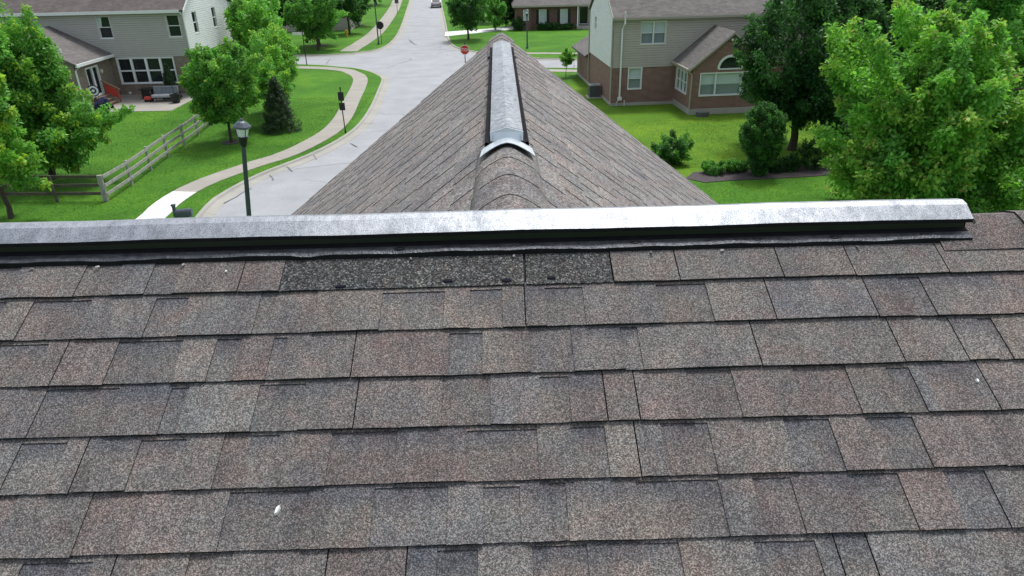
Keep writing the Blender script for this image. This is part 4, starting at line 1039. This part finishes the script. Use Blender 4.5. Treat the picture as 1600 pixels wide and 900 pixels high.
for a in o1: window(fP, *a, FH)

# ------------------------------------------------------------------ fence
FE = tag(empty("rail_fence", (-17.85, 28.85, 0)), "weathered three rail wooden fence turning a corner on the left lawn", "fence")
postsA = [(0, 0), (0.0, 2.4), (-0.15, 4.85), (-0.3, 7.3), (-0.35, 9.7), (-0.5, 12.2), (-0.7, 14.5), (-0.85, 16.9), (-1.0, 19.3)]
postsB = [(-0.12, 0.02), (-2.3, 0.12), (-4.7, 0.28), (-7.1, 0.4), (-9.5, 0.5)]
def fpost(x, y, lean, mat):
    mb = MB(); mb.prism([(x-0.055, y-0.055, -0.05), (x+0.055, y-0.055, -0.05), (x+0.055, y+0.055, -0.05), (x-0.055, y+0.055, -0.05)], (lean, random.uniform(-0.02, 0.02), 1.25+random.uniform(0, 0.04))); mb.build("post", mat, FE)
for k, (x, y) in enumerate(postsA): fpost(x, y, random.uniform(-0.03, 0.03), "wood")
for k, (x, y) in enumerate(postsB[0:]): fpost(x-0.02, y, random.uniform(-0.03, 0.03), "wood_dark" if k else "wood")
def rails(posts, off, mat):
    for (xa, ya), (xb, yb) in zip(posts[:-1], posts[1:]):
        for z in (0.28, 0.66, 1.06):
            n_ = Vector((yb-ya, xa-xb, 0)).normalized(); d = n_*0.035; o_ = n_*off; z0, z1 = z+random.uniform(-0.015, 0.015), z+random.uniform(-0.015, 0.015)
            mb = MB(); mb.prism([(xa+o_.x, ya+o_.y, z0), (xb+o_.x, yb+o_.y, z1), (xb+o_.x, yb+o_.y, z1+0.14), (xa+o_.x, ya+o_.y, z0+0.14)], d); mb.build("rail", mat, FE)
rails(postsA, 0.06, "wood"); rails(postsB, 0.06, "wood_dark")

# ------------------------------------------------------------------ lamps, signs, mailbox, hydrant, car
def street_lamp(loc, h, label, s=1.0):
    t = tag(empty("street_lamp", loc), label, "street lamp", "street lamps")
    mb = MB(); mb.tube([(0, 0, -0.05), (0, 0, 0.5), (0, 0, h-0.75*s)], [0.095*s, 0.074*s, 0.058*s], 12); mb.lathe([(0.14*s, 0), (0.14*s, 0.12), (0.09*s, 0.22)], 12); mb.build("post", "lamp_green", t, uv=False)
    z = h-0.75*s
    mb = MB(); mb.lathe([(0.06*s, z), (0.085*s, z+0.04), (0.115*s, z+0.2*s), (0.13*s, z+0.26*s), (0.16*s, z+0.28*s), (0.12*s, z+0.29*s)], 12); mb.build("fitter", "black", t, uv=False)
    mb = MB(); mb.lathe([(0.13*s, z+0.285*s), (0.175*s, z+0.5*s), (0.175*s, z+0.505*s)], 8); mb.build("lantern_glass", "lantern", t, uv=False)
    mb = MB()
    for k in range(4):
        a = math.pi/4+k*math.pi/2; mb.tube([(0.135*s*math.cos(a), 0.135*s*math.sin(a), z+0.28*s), (0.18*s*math.cos(a), 0.18*s*math.sin(a), z+0.51*s)], 0.012*s, 5)
    mb.lathe([(0.2*s, z+0.505*s), (0.235*s, z+0.53*s), (0.225*s, z+0.56*s), (0.12*s, z+0.66*s), (0.06*s, z+0.69*s), (0.05*s, z+0.71*s), (0.03*s, z+0.75*s)], 12); mb.build("lantern_roof", "lamp_green", t, uv=False)
    return t
street_lamp((-7.70, 17.5, 0), 6.04, "dark post top street lamp standing just behind the ridge on the left", 1.05).rotation_euler = (0, R(6.1), 0)
street_lamp((-13.55, 82.3, 0), 5.2, "thin street lamp beside the black disc beyond the junction")
street_lamp((3.0, 76.0, 0), 3.9, "slim dark lamp post on the far lawn right of the wing peak")
# double board sign seen from behind
t = tag(empty("street_sign", (-9.38, 40.72, 0)), "pole with two black rectangular boards on the grass verge", "sign")
mb = MB(); mb.tube([(0, 0, -0.1), (-0.02, 0, 1.25), (0.0, 0, 2.66)], 0.032, 8); mb.lathe([(0.06, 0), (0.05, 0.15), (0.03, 0.2)], 8); mb.lathe([(0.05, 2.6), (0.035, 2.68), (0.005, 2.74)], 8); mb.build("pole", "black", t, uv=False)
for z0, z1, w_ in ((1.92, 2.42, 0.17), (1.36, 1.80, 0.17)):
    mb = MB(); mb.box(-w_, w_, -0.052, -0.036, z0, z1); mb.build("board", "black", t)
# round sign, seen from behind
t = tag(empty("road_sign", (-13.25, 82.6, 0)), "black backed octagonal road sign on a pole across the junction", "sign")
mb = MB(); mb.tube([(0, 0, -0.1), (0, 0, 2.3)], 0.035, 8); mb.build("pole", "black", t, uv=False)
mb = MB(); mb.prism([(0.44*math.cos(math.pi/8+k*math.pi/4), -0.05, 2.0+0.44*math.sin(math.pi/8+k*math.pi/4)) for k in range(8)], (0, 0.02, 0)); mb.build("plate", "black", t)
t = tag(empty("street_sign", (-16.1, 120.0, 0)), "distant small sign post by the far footpath", "sign")
mb = MB(); mb.tube([(0, 0, -0.1), (0, 0, 2.4)], 0.035, 8); mb.build("pole", "black", t, uv=False)
mb = MB(); mb.box(-0.3, 0.3, -0.06, -0.04, 1.6, 2.35); mb.build("board", "ac", t)
# stop sign
def text_mesh(txt, size, name, mat, parent, loc, rot):
    cu = bpy.data.curves.new(name, 'FONT'); cu.body = txt; cu.size = size; cu.align_x = 'CENTER'; cu.align_y = 'CENTER'; cu.extrude = 0.003
    tmp = bpy.data.objects.new("tmp_text", cu); COL.objects.link(tmp)
    dg = bpy.context.evaluated_depsgraph_get(); me = bpy.data.meshes.new_from_object(tmp.evaluated_get(dg)); bpy.data.objects.remove(tmp)
    me.materials.clear(); me.materials.append(M[mat])
    o = bpy.data.objects.new(name, me); COL.objects.link(o); o.parent = parent; o.location = loc; o.rotation_euler = rot; return o
t = tag(empty("stop_sign", (-2.93, 61.8, 0)), "red octagonal stop sign left of the wing roof", "sign")
mb = MB(); mb.tube([(0, 0, -0.1), (0, 0, 2.35)], 0.035, 8); mb.build("pole", "black", t, uv=False)
mb = MB(); mb.prism([(0.42*math.cos(math.pi/8+k*math.pi/4), -0.07, 1.88+0.42*math.sin(math.pi/8+k*math.pi/4)) for k in range(8)], (0, 0.02, 0)); mb.build("border", "sign_white", t)
mb = MB(); mb.prism([(0.385*math.cos(math.pi/8+k*math.pi/4), -0.078, 1.88+0.385*math.sin(math.pi/8+k*math.pi/4)) for k in range(8)], (0, 0.006, 0)); mb.build("plate", "sign_red", t)
text_mesh("STOP", 0.34, "lettering", "sign_white", t, (0, -0.081, 1.87), (math.pi/2, 0, 0))
mb = MB(); mb.lathe([(0.05, 2.35), (0.04, 2.42), (0.005, 2.47)], 8); mb.build("finial", "black", t, uv=False)
# street name sign
t = tag(empty("street_name_sign", (-18.3, 68.3, 0)), "black pole with a pale street name blade at the cross street", "sign")
mb = MB(); mb.tube([(0, 0, -0.1), (0, 0, 2.95)], 0.045, 8); mb.build("pole", "black", t, uv=False)
mb = MB(); mb.box(-0.95, 0.1, -0.02, 0.02, 2.7, 2.95); mb.build("blade", "sign_white", t)
mb = MB(); mb.lathe([(0.07, 2.95), (0.05, 3.05), (0.01, 3.1)], 8); mb.build("finial", "black", t, uv=False)
# mailbox
t = tag(empty("mailbox", (-13.05, 24.9, 0), R(8)), "dark green mailbox on a post beside the new footpath slab", "mailbox")
mb = MB(); mb.box(-0.06, 0.06, -0.05, 0.05, -0.1, 1.05); mb.prism([(-0.08, -0.07, 1.05), (0.08, -0.07, 1.05), (0.08, 0.07, 1.05), (-0.08, 0.07, 1.05)], (0, 0, 0.06)); mb.build("post", "lamp_green", t)
mb = MB(); mb.prism([(0.02, -0.12, 0.62)]+[(0.02, 0.14*math.cos(math.pi-k*math.pi/8), 0.76+0.14*math.sin(math.pi-k*math.pi/8)) for k in range(9)]+[(0.02, 0.12, 0.62)], (0.62, 0, 0)); mb.build("box", "lamp_green", t)
mb = MB(); mb.box(0.0, 0.55, -0.03, 0.03, 0.54, 0.62); mb.build("arm", "lamp_green", t)
# hydrant
t = tag(empty("fire_hydrant", (-18.7, 90.7, 0)), "small yellow fire hydrant under the street trees", "hydrant")
mb = MB(); mb.lathe([(0.2, 0), (0.2, 0.06), (0.13, 0.08), (0.13, 0.6), (0.19, 0.62), (0.17, 0.72), (0.08, 0.82), (0.04, 0.84), (0.04, 0.9)], 12); mb.build("barrel", "yellow", t, uv=False)
mb = MB(); mb.tube([(-0.24, 0, 0.48), (0.24, 0, 0.48)], 0.07, 8); mb.tube([(0, -0.24, 0.42), (0, 0, 0.42)], 0.09, 8); mb.build("nozzle", "yellow", t, uv=False)
# parked car (rear view, far up the street)
t = tag(empty("parked_car", (-10.9, 133.5, -0.11), R(4)), "silver car far up the street at the top", "car")
body = [(-2.2, 0.35), (-2.25, 0.75), (-2.1, 0.95), (-1.5, 1.0), (-0.9, 1.42), (0.5, 1.45), (1.2, 1.0), (2.0, 0.88), (2.2, 0.7), (2.2, 0.35)]
mb = MB(); mb.prism([(-0.86, y, z) for y, z in body], (1.72, 0, 0)); mb.build("body", "car", t)
mb = MB(); mb.prism([(-0.66, -1.48, 1.06), (0.66, -1.48, 1.06), (0.6, -0.98, 1.40), (-0.6, -0.98, 1.40)], (0, -0.02, 0.02)); mb.build("rear_window", "carglass", t)
for x in (-0.872, 0.862):
    mb = MB(); mb.prism([(x, -1.25, 1.02), (x, -0.85, 1.36), (x, 0.45, 1.38), (x, 1.0, 1.02)], (0.01, 0, 0)); mb.build("side_window", "carglass", t)
for x in (-0.8, 0.55):
    mb = MB(); mb.box(x, x+0.25, -2.27, -2.24, 0.72, 0.86); mb.build("tail_light", "sign_red", t)
for x in (-0.8, 0.8):
    for y in (-1.35, 1.4):
        mb = MB(); mb.tube([(x-0.1, y, 0.33), (x+0.1, y, 0.33)], 0.33, 14); mb.build("wheel", "tyre", t, uv=False)
mb = MB(); mb.box(-0.8, 0.8, -2.3, -2.24, 0.4, 0.55); mb.build("bumper", "black", t)

# ------------------------------------------------------------------ trees and shrubs
def foliage(name, parent, centres, crad, n_leaf, leaf, rng, cols, tipcol=None, tipfrac=0.25, droop=0.35, squash=0.75, up=0.5, mat="leaf", aspect=0.62, shoot=0.55):
    K = len(centres); ci = rng.integers(0, K, n_leaf)
    cc = centres.mean(axis=0); ax = centres-cc; ax /= np.maximum(np.linalg.norm(ax, axis=1, keepdims=True), 1e-6)
    ax = ax*0.8 + rng.normal(size=ax.shape)*0.35; ax[:, 2] += shoot; ax /= np.maximum(np.linalg.norm(ax, axis=1, keepdims=True), 1e-6)
    g_ = rng.normal(size=(n_leaf, 3)); g_ /= np.maximum(np.linalg.norm(g_, axis=1, keepdims=True), 1e-6)
    t_ = rng.uniform(-1.0, 1.0, n_leaf); taper = 0.35+0.65*np.clip((1.0-t_)/1.5, 0, 1)
    rr = rng.uniform(0.1, 1.0, n_leaf)**0.6*taper*0.85
    off = g_*(rr*crad[ci])[:, None]; off[:, 2] *= squash
    off += ax[ci]*(t_*crad[ci]*1.15)[:, None]
    p = centres[ci] + off
    d = g_*0.9 + rng.normal(size=(n_leaf, 3))*0.6; d[:, 2] -= droop
    d /= np.linalg.norm(d, axis=1, keepdims=True)
    nrm = g_*0.5 + rng.normal(size=(n_leaf, 3))*0.55; nrm[:, 2] += up
    w_ = np.cross(nrm, d); w_ /= np.maximum(np.linalg.norm(w_, axis=1, keepdims=True), 1e-6)
    L = leaf*rng.uniform(0.5, 1.45, n_leaf)
    a = d*L[:, None]; b_ = w_*(L*aspect*0.5)[:, None]
    V = np.empty((n_leaf, 4, 3), np.float32)
    V[:, 0] = p; V[:, 1] = p + a*0.45 + b_; V[:, 2] = p + a; V[:, 3] = p + a*0.45 - b_
    V[:, 1, 2] += 0.05*L; V[:, 3, 2] += 0.05*L
    cl = np.array(cols, np.float32); base = cl[rng.integers(0, len(cl), K)][ci]*0.6 + cl[rng.integers(0, len(cl), n_leaf)]*0.4
    base *= rng.uniform(0.72, 1.25, (n_leaf, 1))*rng.uniform(0.78, 1.22, (K, 1))[ci]
    if tipcol is not None:
        sel = (t_ > 0.15) & (rng.random(n_leaf) < tipfrac*2.4*(0.4+t_)) & (rng.random(K)[ci] < 0.65)
        base[sel] = np.array(tipcol, np.float32)*rng.uniform(0.8, 1.15, (sel.sum(), 1)); red = sel & (rng.random(n_leaf) < 0.07) & (t_ > 0.75)
        base[red] = np.array((0.46, 0.34, 0.14), np.float32)
    C = np.ones((n_leaf, 4, 4), np.float32); C[:, :, :3] = base[:, None, :]
    me = bpy.data.meshes.new(name)
    me.vertices.add(n_leaf*4); me.vertices.foreach_set("co", V.ravel())
    me.loops.add(n_leaf*4); me.loops.foreach_set("vertex_index", np.arange(n_leaf*4, dtype=np.int32))
    me.polygons.add(n_leaf); me.polygons.foreach_set("loop_start", np.arange(0, n_leaf*4, 4, dtype=np.int32)); me.polygons.foreach_set("loop_total", np.full(n_leaf, 4, np.int32))
    me.update(calc_edges=True)
    ca = me.color_attributes.new("tint", 'FLOAT_COLOR', 'POINT'); ca.data.foreach_set("color", C.ravel())
    me.materials.append(M[mat])
    o = bpy.data.objects.new(name, me); COL.objects.link(o); o.parent = parent
    return o

def crown_points(rng, c, rad, K, lobe=0.28, shape='round', inner=0.5):
    d = rng.normal(size=(K, 3)); d /= np.linalg.norm(d, axis=1, keepdims=True)
    ph = rng.uniform(0, 6.28, 6); kf = rng.normal(size=(6, 3))*2.4
    lobe *= 1.35; lob = sum(np.sin(d@kf[i]+ph[i]) for i in range(6))/3.4
    r = (1-lobe*0.6+lobe*lob)*rng.uniform(inner, 1.0, K)**0.55
    p = d*r[:, None]
    if shape == 'cone':
        z = rng.uniform(-1, 1, K)**1; ang = rng.uniform(0, 6.28, K); rad_ = (1-(z+1)/2)**0.85*rng.uniform(0.55, 1.0, K)+0.03
        p = np.stack([rad_*np.cos(ang), rad_*np.sin(ang), z], 1)
    if shape == 'vase':
        z = rng.uniform(-1, 1, K); ang = rng.uniform(0, 6.28, K); t = (z+1)/2
        env = np.where(t < 0.55, 0.10+0.90*(t/0.55)**0.95, np.sqrt(np.maximum(0.0, 1-((t-0.55)/0.46)**2)))
        rad_ = env*rng.uniform(0.6, 1.0, K); p = np.stack([rad_*np.cos(ang), rad_*np.sin(ang), z], 1)
    return (np.array(c)+p*np.array(rad)).astype(np.float32)

G_BRIGHT = [(0.190, 0.440, 0.062), (0.235, 0.510, 0.068), (0.150, 0.380, 0.062), (0.175, 0.440, 0.100)]
G_MID = [(0.130, 0.350, 0.058), (0.165, 0.410, 0.064), (0.105, 0.300, 0.060)]
G_DARK = [(0.042, 0.132, 0.032), (0.054, 0.165, 0.038), (0.032, 0.106, 0.030)]
G_EVER = [(0.034, 0.075, 0.030), (0.046, 0.095, 0.034), (0.060, 0.100, 0.045)]
TIP = (0.36, 0.56, 0.06); TIPO = (0.36, 0.56, 0.10)

def tree(name, label, loc, cz, rad, n_leaf, leaf, K, cr, cols, seed, trunk_r=0.14, tip=None, tipfrac=0.25, lobe=0.28, shape='round', group=None, cat="tree", limbs=9, coff=(0, 0), extra=(), mat="leaf", squash=0.75, droop=0.35, stem=True, aspect=0.62):
    rng = np.random.default_rng(seed); rnd = random.Random(seed)
    t = tag(empty(name, (loc[0], loc[1], 0)), label, cat, group)
    pts = crown_points(rng, (coff[0], coff[1], cz), rad, K, lobe, shape)
    for ex in extra: pts = np.vstack([pts, crown_points(rng, ex[:3], ex[3:6], int(ex[6]), lobe, 'round')])
    K = len(pts)
    crad = (cr*rng.uniform(0.6, 1.25, K)).astype(np.float32)
    foliage("crown", t, pts, crad, n_leaf, leaf, rng, cols, tip, tipfrac, droop, squash, mat=mat, aspect=aspect)
    if stem:
        mb = MB(); top = cz+rad[2]*0.45
        path = [(coff[0]*q+rnd.uniform(-0.06, 0.06)*top*0.25*(q > 0), coff[1]*q+rnd.uniform(-0.06, 0.06)*top*0.25*(q > 0), -0.15+(top+0.15)*q) for q in (0, 0.12, 0.3, 0.5, 0.75, 1.0)]
        mb.tube(path, [trunk_r*1.35, trunk_r, trunk_r*0.85, trunk_r*0.65, trunk_r*0.4, trunk_r*0.12], 8)
        idx = rng.permutation(K)[:limbs*3]
        for j, i_ in enumerate(idx):
            e = Vector([float(q) for q in pts[i_]]); q = rnd.uniform(0.28, 0.8); b0 = Vector(path[0]).lerp(Vector(path[-1]), q)
            b0 = Vector((coff[0]*q, coff[1]*q, -0.15+(top+0.15)*q))
            if e.z < b0.z-0.5: b0.z = max(0.25*top, e.z-0.2)
            m_ = b0.lerp(e, 0.55)+Vector((rnd.uniform(-0.1, 0.1), rnd.uniform(-0.1, 0.1), 0.12*(e-b0).length))
            r0 = trunk_r*(0.42 if j < limbs else 0.2); mb.tube([b0, m_, e], [r0, r0*0.6, r0*0.15], 5, cap=False)
        mb.build("trunk", "bark", t, uv=False)
    return t

tree("maple_tree", "large bright green maple with reddish shoots at the right edge", (15.9, 24.8), 4.0, (4.5, 4.0, 5.2), 130000, 0.16, 230, 0.60, G_BRIGHT, 11, 0.17, TIPO, 0.2, 0.3, limbs=16, extra=[(1.5, -1.2, 2.6, 3.6, 2.4, 2.2, 60), (-1.6, -0.8, 2.2, 2.4, 2.0, 1.7, 40), (4.3, -0.6, 3.4, 3.0, 2.6, 3.2, 60)])
tree("shade_tree", "tall dark green tree between the brick bay and the bright maple", (15.3, 34.5), 5.0, (3.7, 3.3, 4.5), 75000, 0.16, 190, 0.58, G_DARK, 12, 0.2, None, 0, 0.35, limbs=14, extra=[(1.6, -0.5, 2.6, 2.6, 2.2, 1.7, 50), (-0.3, -0.6, 2.7, 2.4, 1.8, 1.3, 36)])
tree("maple_tree", "broad leafy tree by the fence at the left edge", (-22.4, 32.6), 4.6, (2.7, 2.6, 3.6), 80000, 0.15, 150, 0.56, G_MID, 13, 0.15, TIP, 0.15, 0.34, limbs=14, extra=[(2.2, -0.6, 2.6, 2.2, 1.8, 1.2, 45), (0.4, -1.0, 1.9, 2.6, 1.8, 1.0, 30)])
tree("maple_tree", "yellow green young maple in front of the fence at the far left edge", (-21.0, 26.9), 4.0, (2.3, 2.0, 3.0), 42000, 0.15, 90, 0.5, G_BRIGHT, 14, 0.1, TIP, 0.3, 0.35)
tree("lawn_tree", "compact rounded tree on the lawn behind the rail fence", (-15.7, 39.1), 3.1, (2.35, 2.2, 2.95), 65000, 0.125, 150, 0.46, G_MID, 15, 0.09, TIP, 0.1, 0.2, limbs=12)
tree("lawn_tree", "taller loose tree behind the dark spruce", (-15.0, 46.8), 3.0, (2.1, 2.0, 2.9), 52000, 0.13, 110, 0.46, G_BRIGHT, 16, 0.1, TIP, 0.12, 0.3, extra=[(0.9, -3.6, 2.7, 1.15, 1.2, 1.3, 30), (-0.6, -4.2, 2.3, 1.0, 1.0, 1.2, 20)])
tree("spruce_tree", "small dark spruce beside the rounded lawn tree", (-13.5, 41.7), 1.45, (1.2, 1.15, 1.55), 38000, 0.085, 240, 0.24, G_EVER, 17, 0.06, None, 0, 0.2, 'cone', mat="needle", squash=0.5, droop=0.5, aspect=0.3)
tree("street_tree", "round dark street tree with mulch ring beyond the cross street", (-20.2, 82.3), 4.1, (3.3, 3.0, 3.2), 34000, 0.2, 90, 0.66, G_DARK+G_DARK+G_MID, 18, 0.14, None, 0, 0.22, group="street trees beyond the junction")
tree("street_tree", "second street tree along the far footpath behind the mulch ring tree", (-18.9, 93.5), 3.9, (2.6, 2.6, 3.0), 22000, 0.22, 60, 0.66, G_DARK+G_DARK+G_MID, 19, 0.13, None, 0, 0.22, group="street trees beyond the junction")
tree("street_tree", "third and farthest tree along the left footpath", (-19.6, 103.5), 3.9, (2.9, 2.8, 3.3), 22000, 0.24, 60, 0.7, G_DARK+G_DARK+G_MID, 20, 0.13, None, 0, 0.22, group="street trees beyond the junction")
tree("street_tree", "round street tree on the right of the far street", (-3.5, 84.7), 3.7, (2.55, 2.5, 2.9), 30000, 0.17, 85, 0.58, G_DARK+G_DARK+G_MID, 21, 0.12, None, 0, 0.15, group="street trees beyond the junction")
tree("ornamental_tree", "small multi stem tree beside the far driveway", (-0.3, 93.8), 2.0, (1.6, 1.5, 1.6), 14000, 0.17, 60, 0.42, G_MID, 22, 0.08)
for k, (x, y, s) in enumerate(((1.0, 97.5, 1.0), (1.9, 98.2, 1.1))):
    tree("arborvitae", ("left" if k == 0 else "right")+" one of two dark columnar evergreens beside the far brick house", (x, y), 2.6*s, (0.75, 0.75, 2.6*s), 9000, 0.14, 70, 0.3, G_DARK, 23+k, 0.06, None, 0, 0.15, cat="evergreen", limbs=2)
tree("sapling", "small bright sapling by the side of the beige house", (5.5, 58.1), 1.55, (0.62, 0.6, 0.55), 7000, 0.09, 40, 0.2, G_BRIGHT, 26, 0.03, TIP, 0.1, limbs=3)
tree("round_bush", "low round bush just beyond the right slope of the wing", (8.5, 32.6), 0.72, (0.98, 0.9, 0.72), 11000, 0.1, 60, 0.26, G_MID+G_DARK, 27, 0.05, None, 0, 0.25, cat="bush", limbs=4)
tree("vase_shrub", "upright vase shaped shrub in the planting bed on the right", (12.1, 30.2), 1.62, (1.08, 1.0, 1.62), 46000, 0.075, 420, 0.16, G_DARK+G_MID[:1], 28, 0.06, None, 0, 0.2, 'vase', cat="shrub", limbs=5)
tree("wall_evergreen", "dark conical evergreen against the left house by the big window", (-24.7, 52.9), 1.2, (0.62, 0.6, 1.25), 14000, 0.07, 120, 0.17, G_EVER, 29, 0.05, None, 0, 0.2, 'cone', cat="evergreen", mat="needle", limbs=2)
for k, (x, y, r_, h_, lab) in enumerate(((10.2, 30.7, 0.62, 0.5, "first low shrub of the planting bed, nearest the wing roof"), (11.2, 30.9, 0.6, 0.5, "grassy low shrub left of the vase shaped shrub"), (13.0, 30.7, 0.42, 0.55, "small dark shrub right of the vase shaped shrub"), (13.8, 30.9, 0.5, 0.62, "rounded dark shrub in the middle of the planting bed"), (14.9, 31.0, 0.9, 1.3, "bigger dark shrub at the right end of the planting bed"))):
    tree("bed_shrub", lab, (x, y), h_*0.55, (r_, r_*0.8, h_*0.6), 6000, 0.075, 40, 0.17, G_MID if k < 2 else G_DARK, 31+k, 0.02, None, 0, 0.2, cat="shrub", group="low shrubs of the planting bed", limbs=2, stem=False)
tree("hedge", "long clipped hedge under the windows of the far brick house", (7.1, 92.3), 0.42, (2.7, 0.5, 0.42), 16000, 0.1, 120, 0.24, G_DARK, 41, 0.02, None, 0, 0.05, cat="hedge", stem=False)
tree("hedge_shrub", "round clipped shrub at the corner of the far brick house", (2.6, 92.6), 0.75, (0.75, 0.7, 0.75), 6000, 0.1, 40, 0.25, G_DARK, 47, 0.02, None, 0, 0.05, cat="shrub", stem=False)
# background trees behind the left house and beyond the cross street
bgs = [(-20.5, 62.0, 3.6, 2.6, "pale leafy tree at the right end of the left house", G_BRIGHT), (-19.5, 70.5+8, 3.6, 3.0, "dense tree behind the street name blade", G_MID), (-26.0, 84, 4.6, 4.0, "dark tree mass left of the mulch ring tree", G_DARK), (-30.5, 80, 4.6, 3.6, "bushy tree behind the gable of the left house", G_MID), (-23.5, 108, 5, 4.2, "far dark tree behind the distant house", G_DARK), (-27, 122, 5, 4.6, "farthest green tree at the top left", G_MID), (-13.5-9, 140, 5, 4.5, "far tree where the street leaves the picture", G_MID)]
for k, (x, y, cz, rr, lab, cols) in enumerate(bgs):
    tree("background_tree", lab, (x, y), cz, (rr, rr*0.95, cz*0.85), 24000, 0.22, 110, 0.62, cols, 51+k, 0.14, None, 0, 0.3, group="background trees on the left")
tree("background_tree", "leafy tree behind the far driveway", (-2.0, 104), 4.0, (3.2, 3, 3.6), 16000, 0.25, 80, 0.65, G_MID, 61, 0.14, None, 0, 0.3)
tree("background_tree", "dark wide tree glimpsed behind the bright maple", (23.5, 42.0), 4.6, (6.5, 3.6, 4.6), 50000, 0.22, 150, 0.75, G_DARK, 62, 0.15, None, 0, 0.3)

tree("background_tree", "leafy tree at the top right corner behind the maple", (28.0, 39.0), 4.6, (4.6, 3.6, 4.8), 32000, 0.22, 110, 0.75, G_MID, 63, 0.15, None, 0, 0.3)
# mulch rings and the planting bed
mb = MB(); bp = [(9.3, 29.3), (10.5, 29.5), (12.0, 29.6), (13.5, 29.7), (15.2, 29.9), (16, 30.5), (15.6, 31.6), (13.6, 31.4), (12, 31.1), (10.4, 31.2), (9.2, 30.9), (8.6, 30.0)]
mb.prism([(x, y, 0.03) for x, y in bp], (0, 0, -0.1)); tag(mb.build("planting_bed", "mulch", uv=False), "dark mulch planting bed on the right lawn", "flower bed", kind="structure")
for x, y, r_, lab in ((-20.2, 82.3, 1.0, "mulch ring at the foot of the round dark street tree"), (-15.7, 39.1, 0.55, "mulch ring at the foot of the compact lawn tree"), (-19.6, 103.5, 1.0, "mulch ring at the foot of the farthest left street tree")):
    mb = MB(); mb.prism([(x+r_*math.cos(2*math.pi*k/20), y+r_*math.sin(2*math.pi*k/20), 0.025) for k in range(20)], (0, 0, -0.1)); tag(mb.build("mulch_ring", "mulch", uv=False), lab, "mulch", kind="structure")

# ------------------------------------------------------------------ grass blades along edges and over the near lawns
def grass():
    rng = np.random.default_rng(5); pts = []
    n = 90000
    xy = np.stack([rng.uniform(-30, -9.5, n), rng.uniform(24, 52, n)], 1); pts.append(xy)
    xy = np.stack([rng.uniform(4, 20, n//2), rng.uniform(24, 46, n//2)], 1); pts.append(xy)
    P = np.vstack(pts)
    ca = np.array([(p.x, p.y) for p in curbs["A"]]); wk = np.array([(p.x, p.y) for p in smooth_path([(-15.0, 18), (-14.9, 24), (-14.85, 26.6), (-14.95, 28.3), (-14.75, 30.2), (-14.15, 32), (-12.9, 34.3), (-11.8, 36), (-11, 38.3), (-10.4, 41.3), (-10.35, 45), (-10.8, 50.5), (-11.35, 57)], 0.3)])
    cx_ = np.interp(P[:, 1], ca[:90, 1] if False else np.sort(ca[ca[:, 1] < 58][:, 1]), ca[ca[:, 1] < 58][np.argsort(ca[ca[:, 1] < 58][:, 1])][:, 0])
    wx_ = np.interp(P[:, 1], wk[:, 1], wk[:, 0])
    sl = np.abs(np.interp(P[:, 1]+0.3, wk[:, 1], wk[:, 0])-np.interp(P[:, 1]-0.3, wk[:, 1], wk[:, 0]))/0.6
    ok = ((P[:, 0] < cx_-0.05) & (np.abs(P[:, 0]-wx_) > 0.6*np.sqrt(1+sl**2)-0.02) & ~((P[:, 0] < -22.9) & (P[:, 1] > 48.3)) & (P[:, 0] < 0)) | ((P[:, 0] > 0) & ~((P[:, 0] > 8.4) & (P[:, 0] < 16.2) & (P[:, 1] > 29.2) & (P[:, 1] < 31.7)))
    ok &= ~((P[:, 0] > 6) & (P[:, 1] > 42))
    P = P[ok]; m = len(P)
    a = rng.uniform(0, 6.28, m); hgt = rng.uniform(0.02, 0.05, m); wd = rng.uniform(0.006, 0.014, m)
    V = np.zeros((m, 3, 3), np.float32)
    V[:, 0, 0] = P[:, 0]-np.cos(a)*wd; V[:, 0, 1] = P[:, 1]-np.sin(a)*wd
    V[:, 1, 0] = P[:, 0]+np.cos(a)*wd; V[:, 1, 1] = P[:, 1]+np.sin(a)*wd
    V[:, 2, 0] = P[:, 0]+rng.normal(0, 0.03, m); V[:, 2, 1] = P[:, 1]+rng.normal(0, 0.03, m); V[:, 2, 2] = hgt
    me = bpy.data.meshes.new("grass"); me.vertices.add(m*3); me.vertices.foreach_set("co", V.ravel()); me.loops.add(m*3); me.loops.foreach_set("vertex_index", np.arange(m*3, dtype=np.int32))
    me.polygons.add(m); me.polygons.foreach_set("loop_start", np.arange(0, m*3, 3, dtype=np.int32)); me.polygons.foreach_set("loop_total", np.full(m, 3, np.int32)); me.update(calc_edges=True)
    me.materials.append(M["lawn"]); o = bpy.data.objects.new("grass", me); COL.objects.link(o)
    tag(o, "short mown grass blades on the lawns", "grass", kind="stuff")
grass()
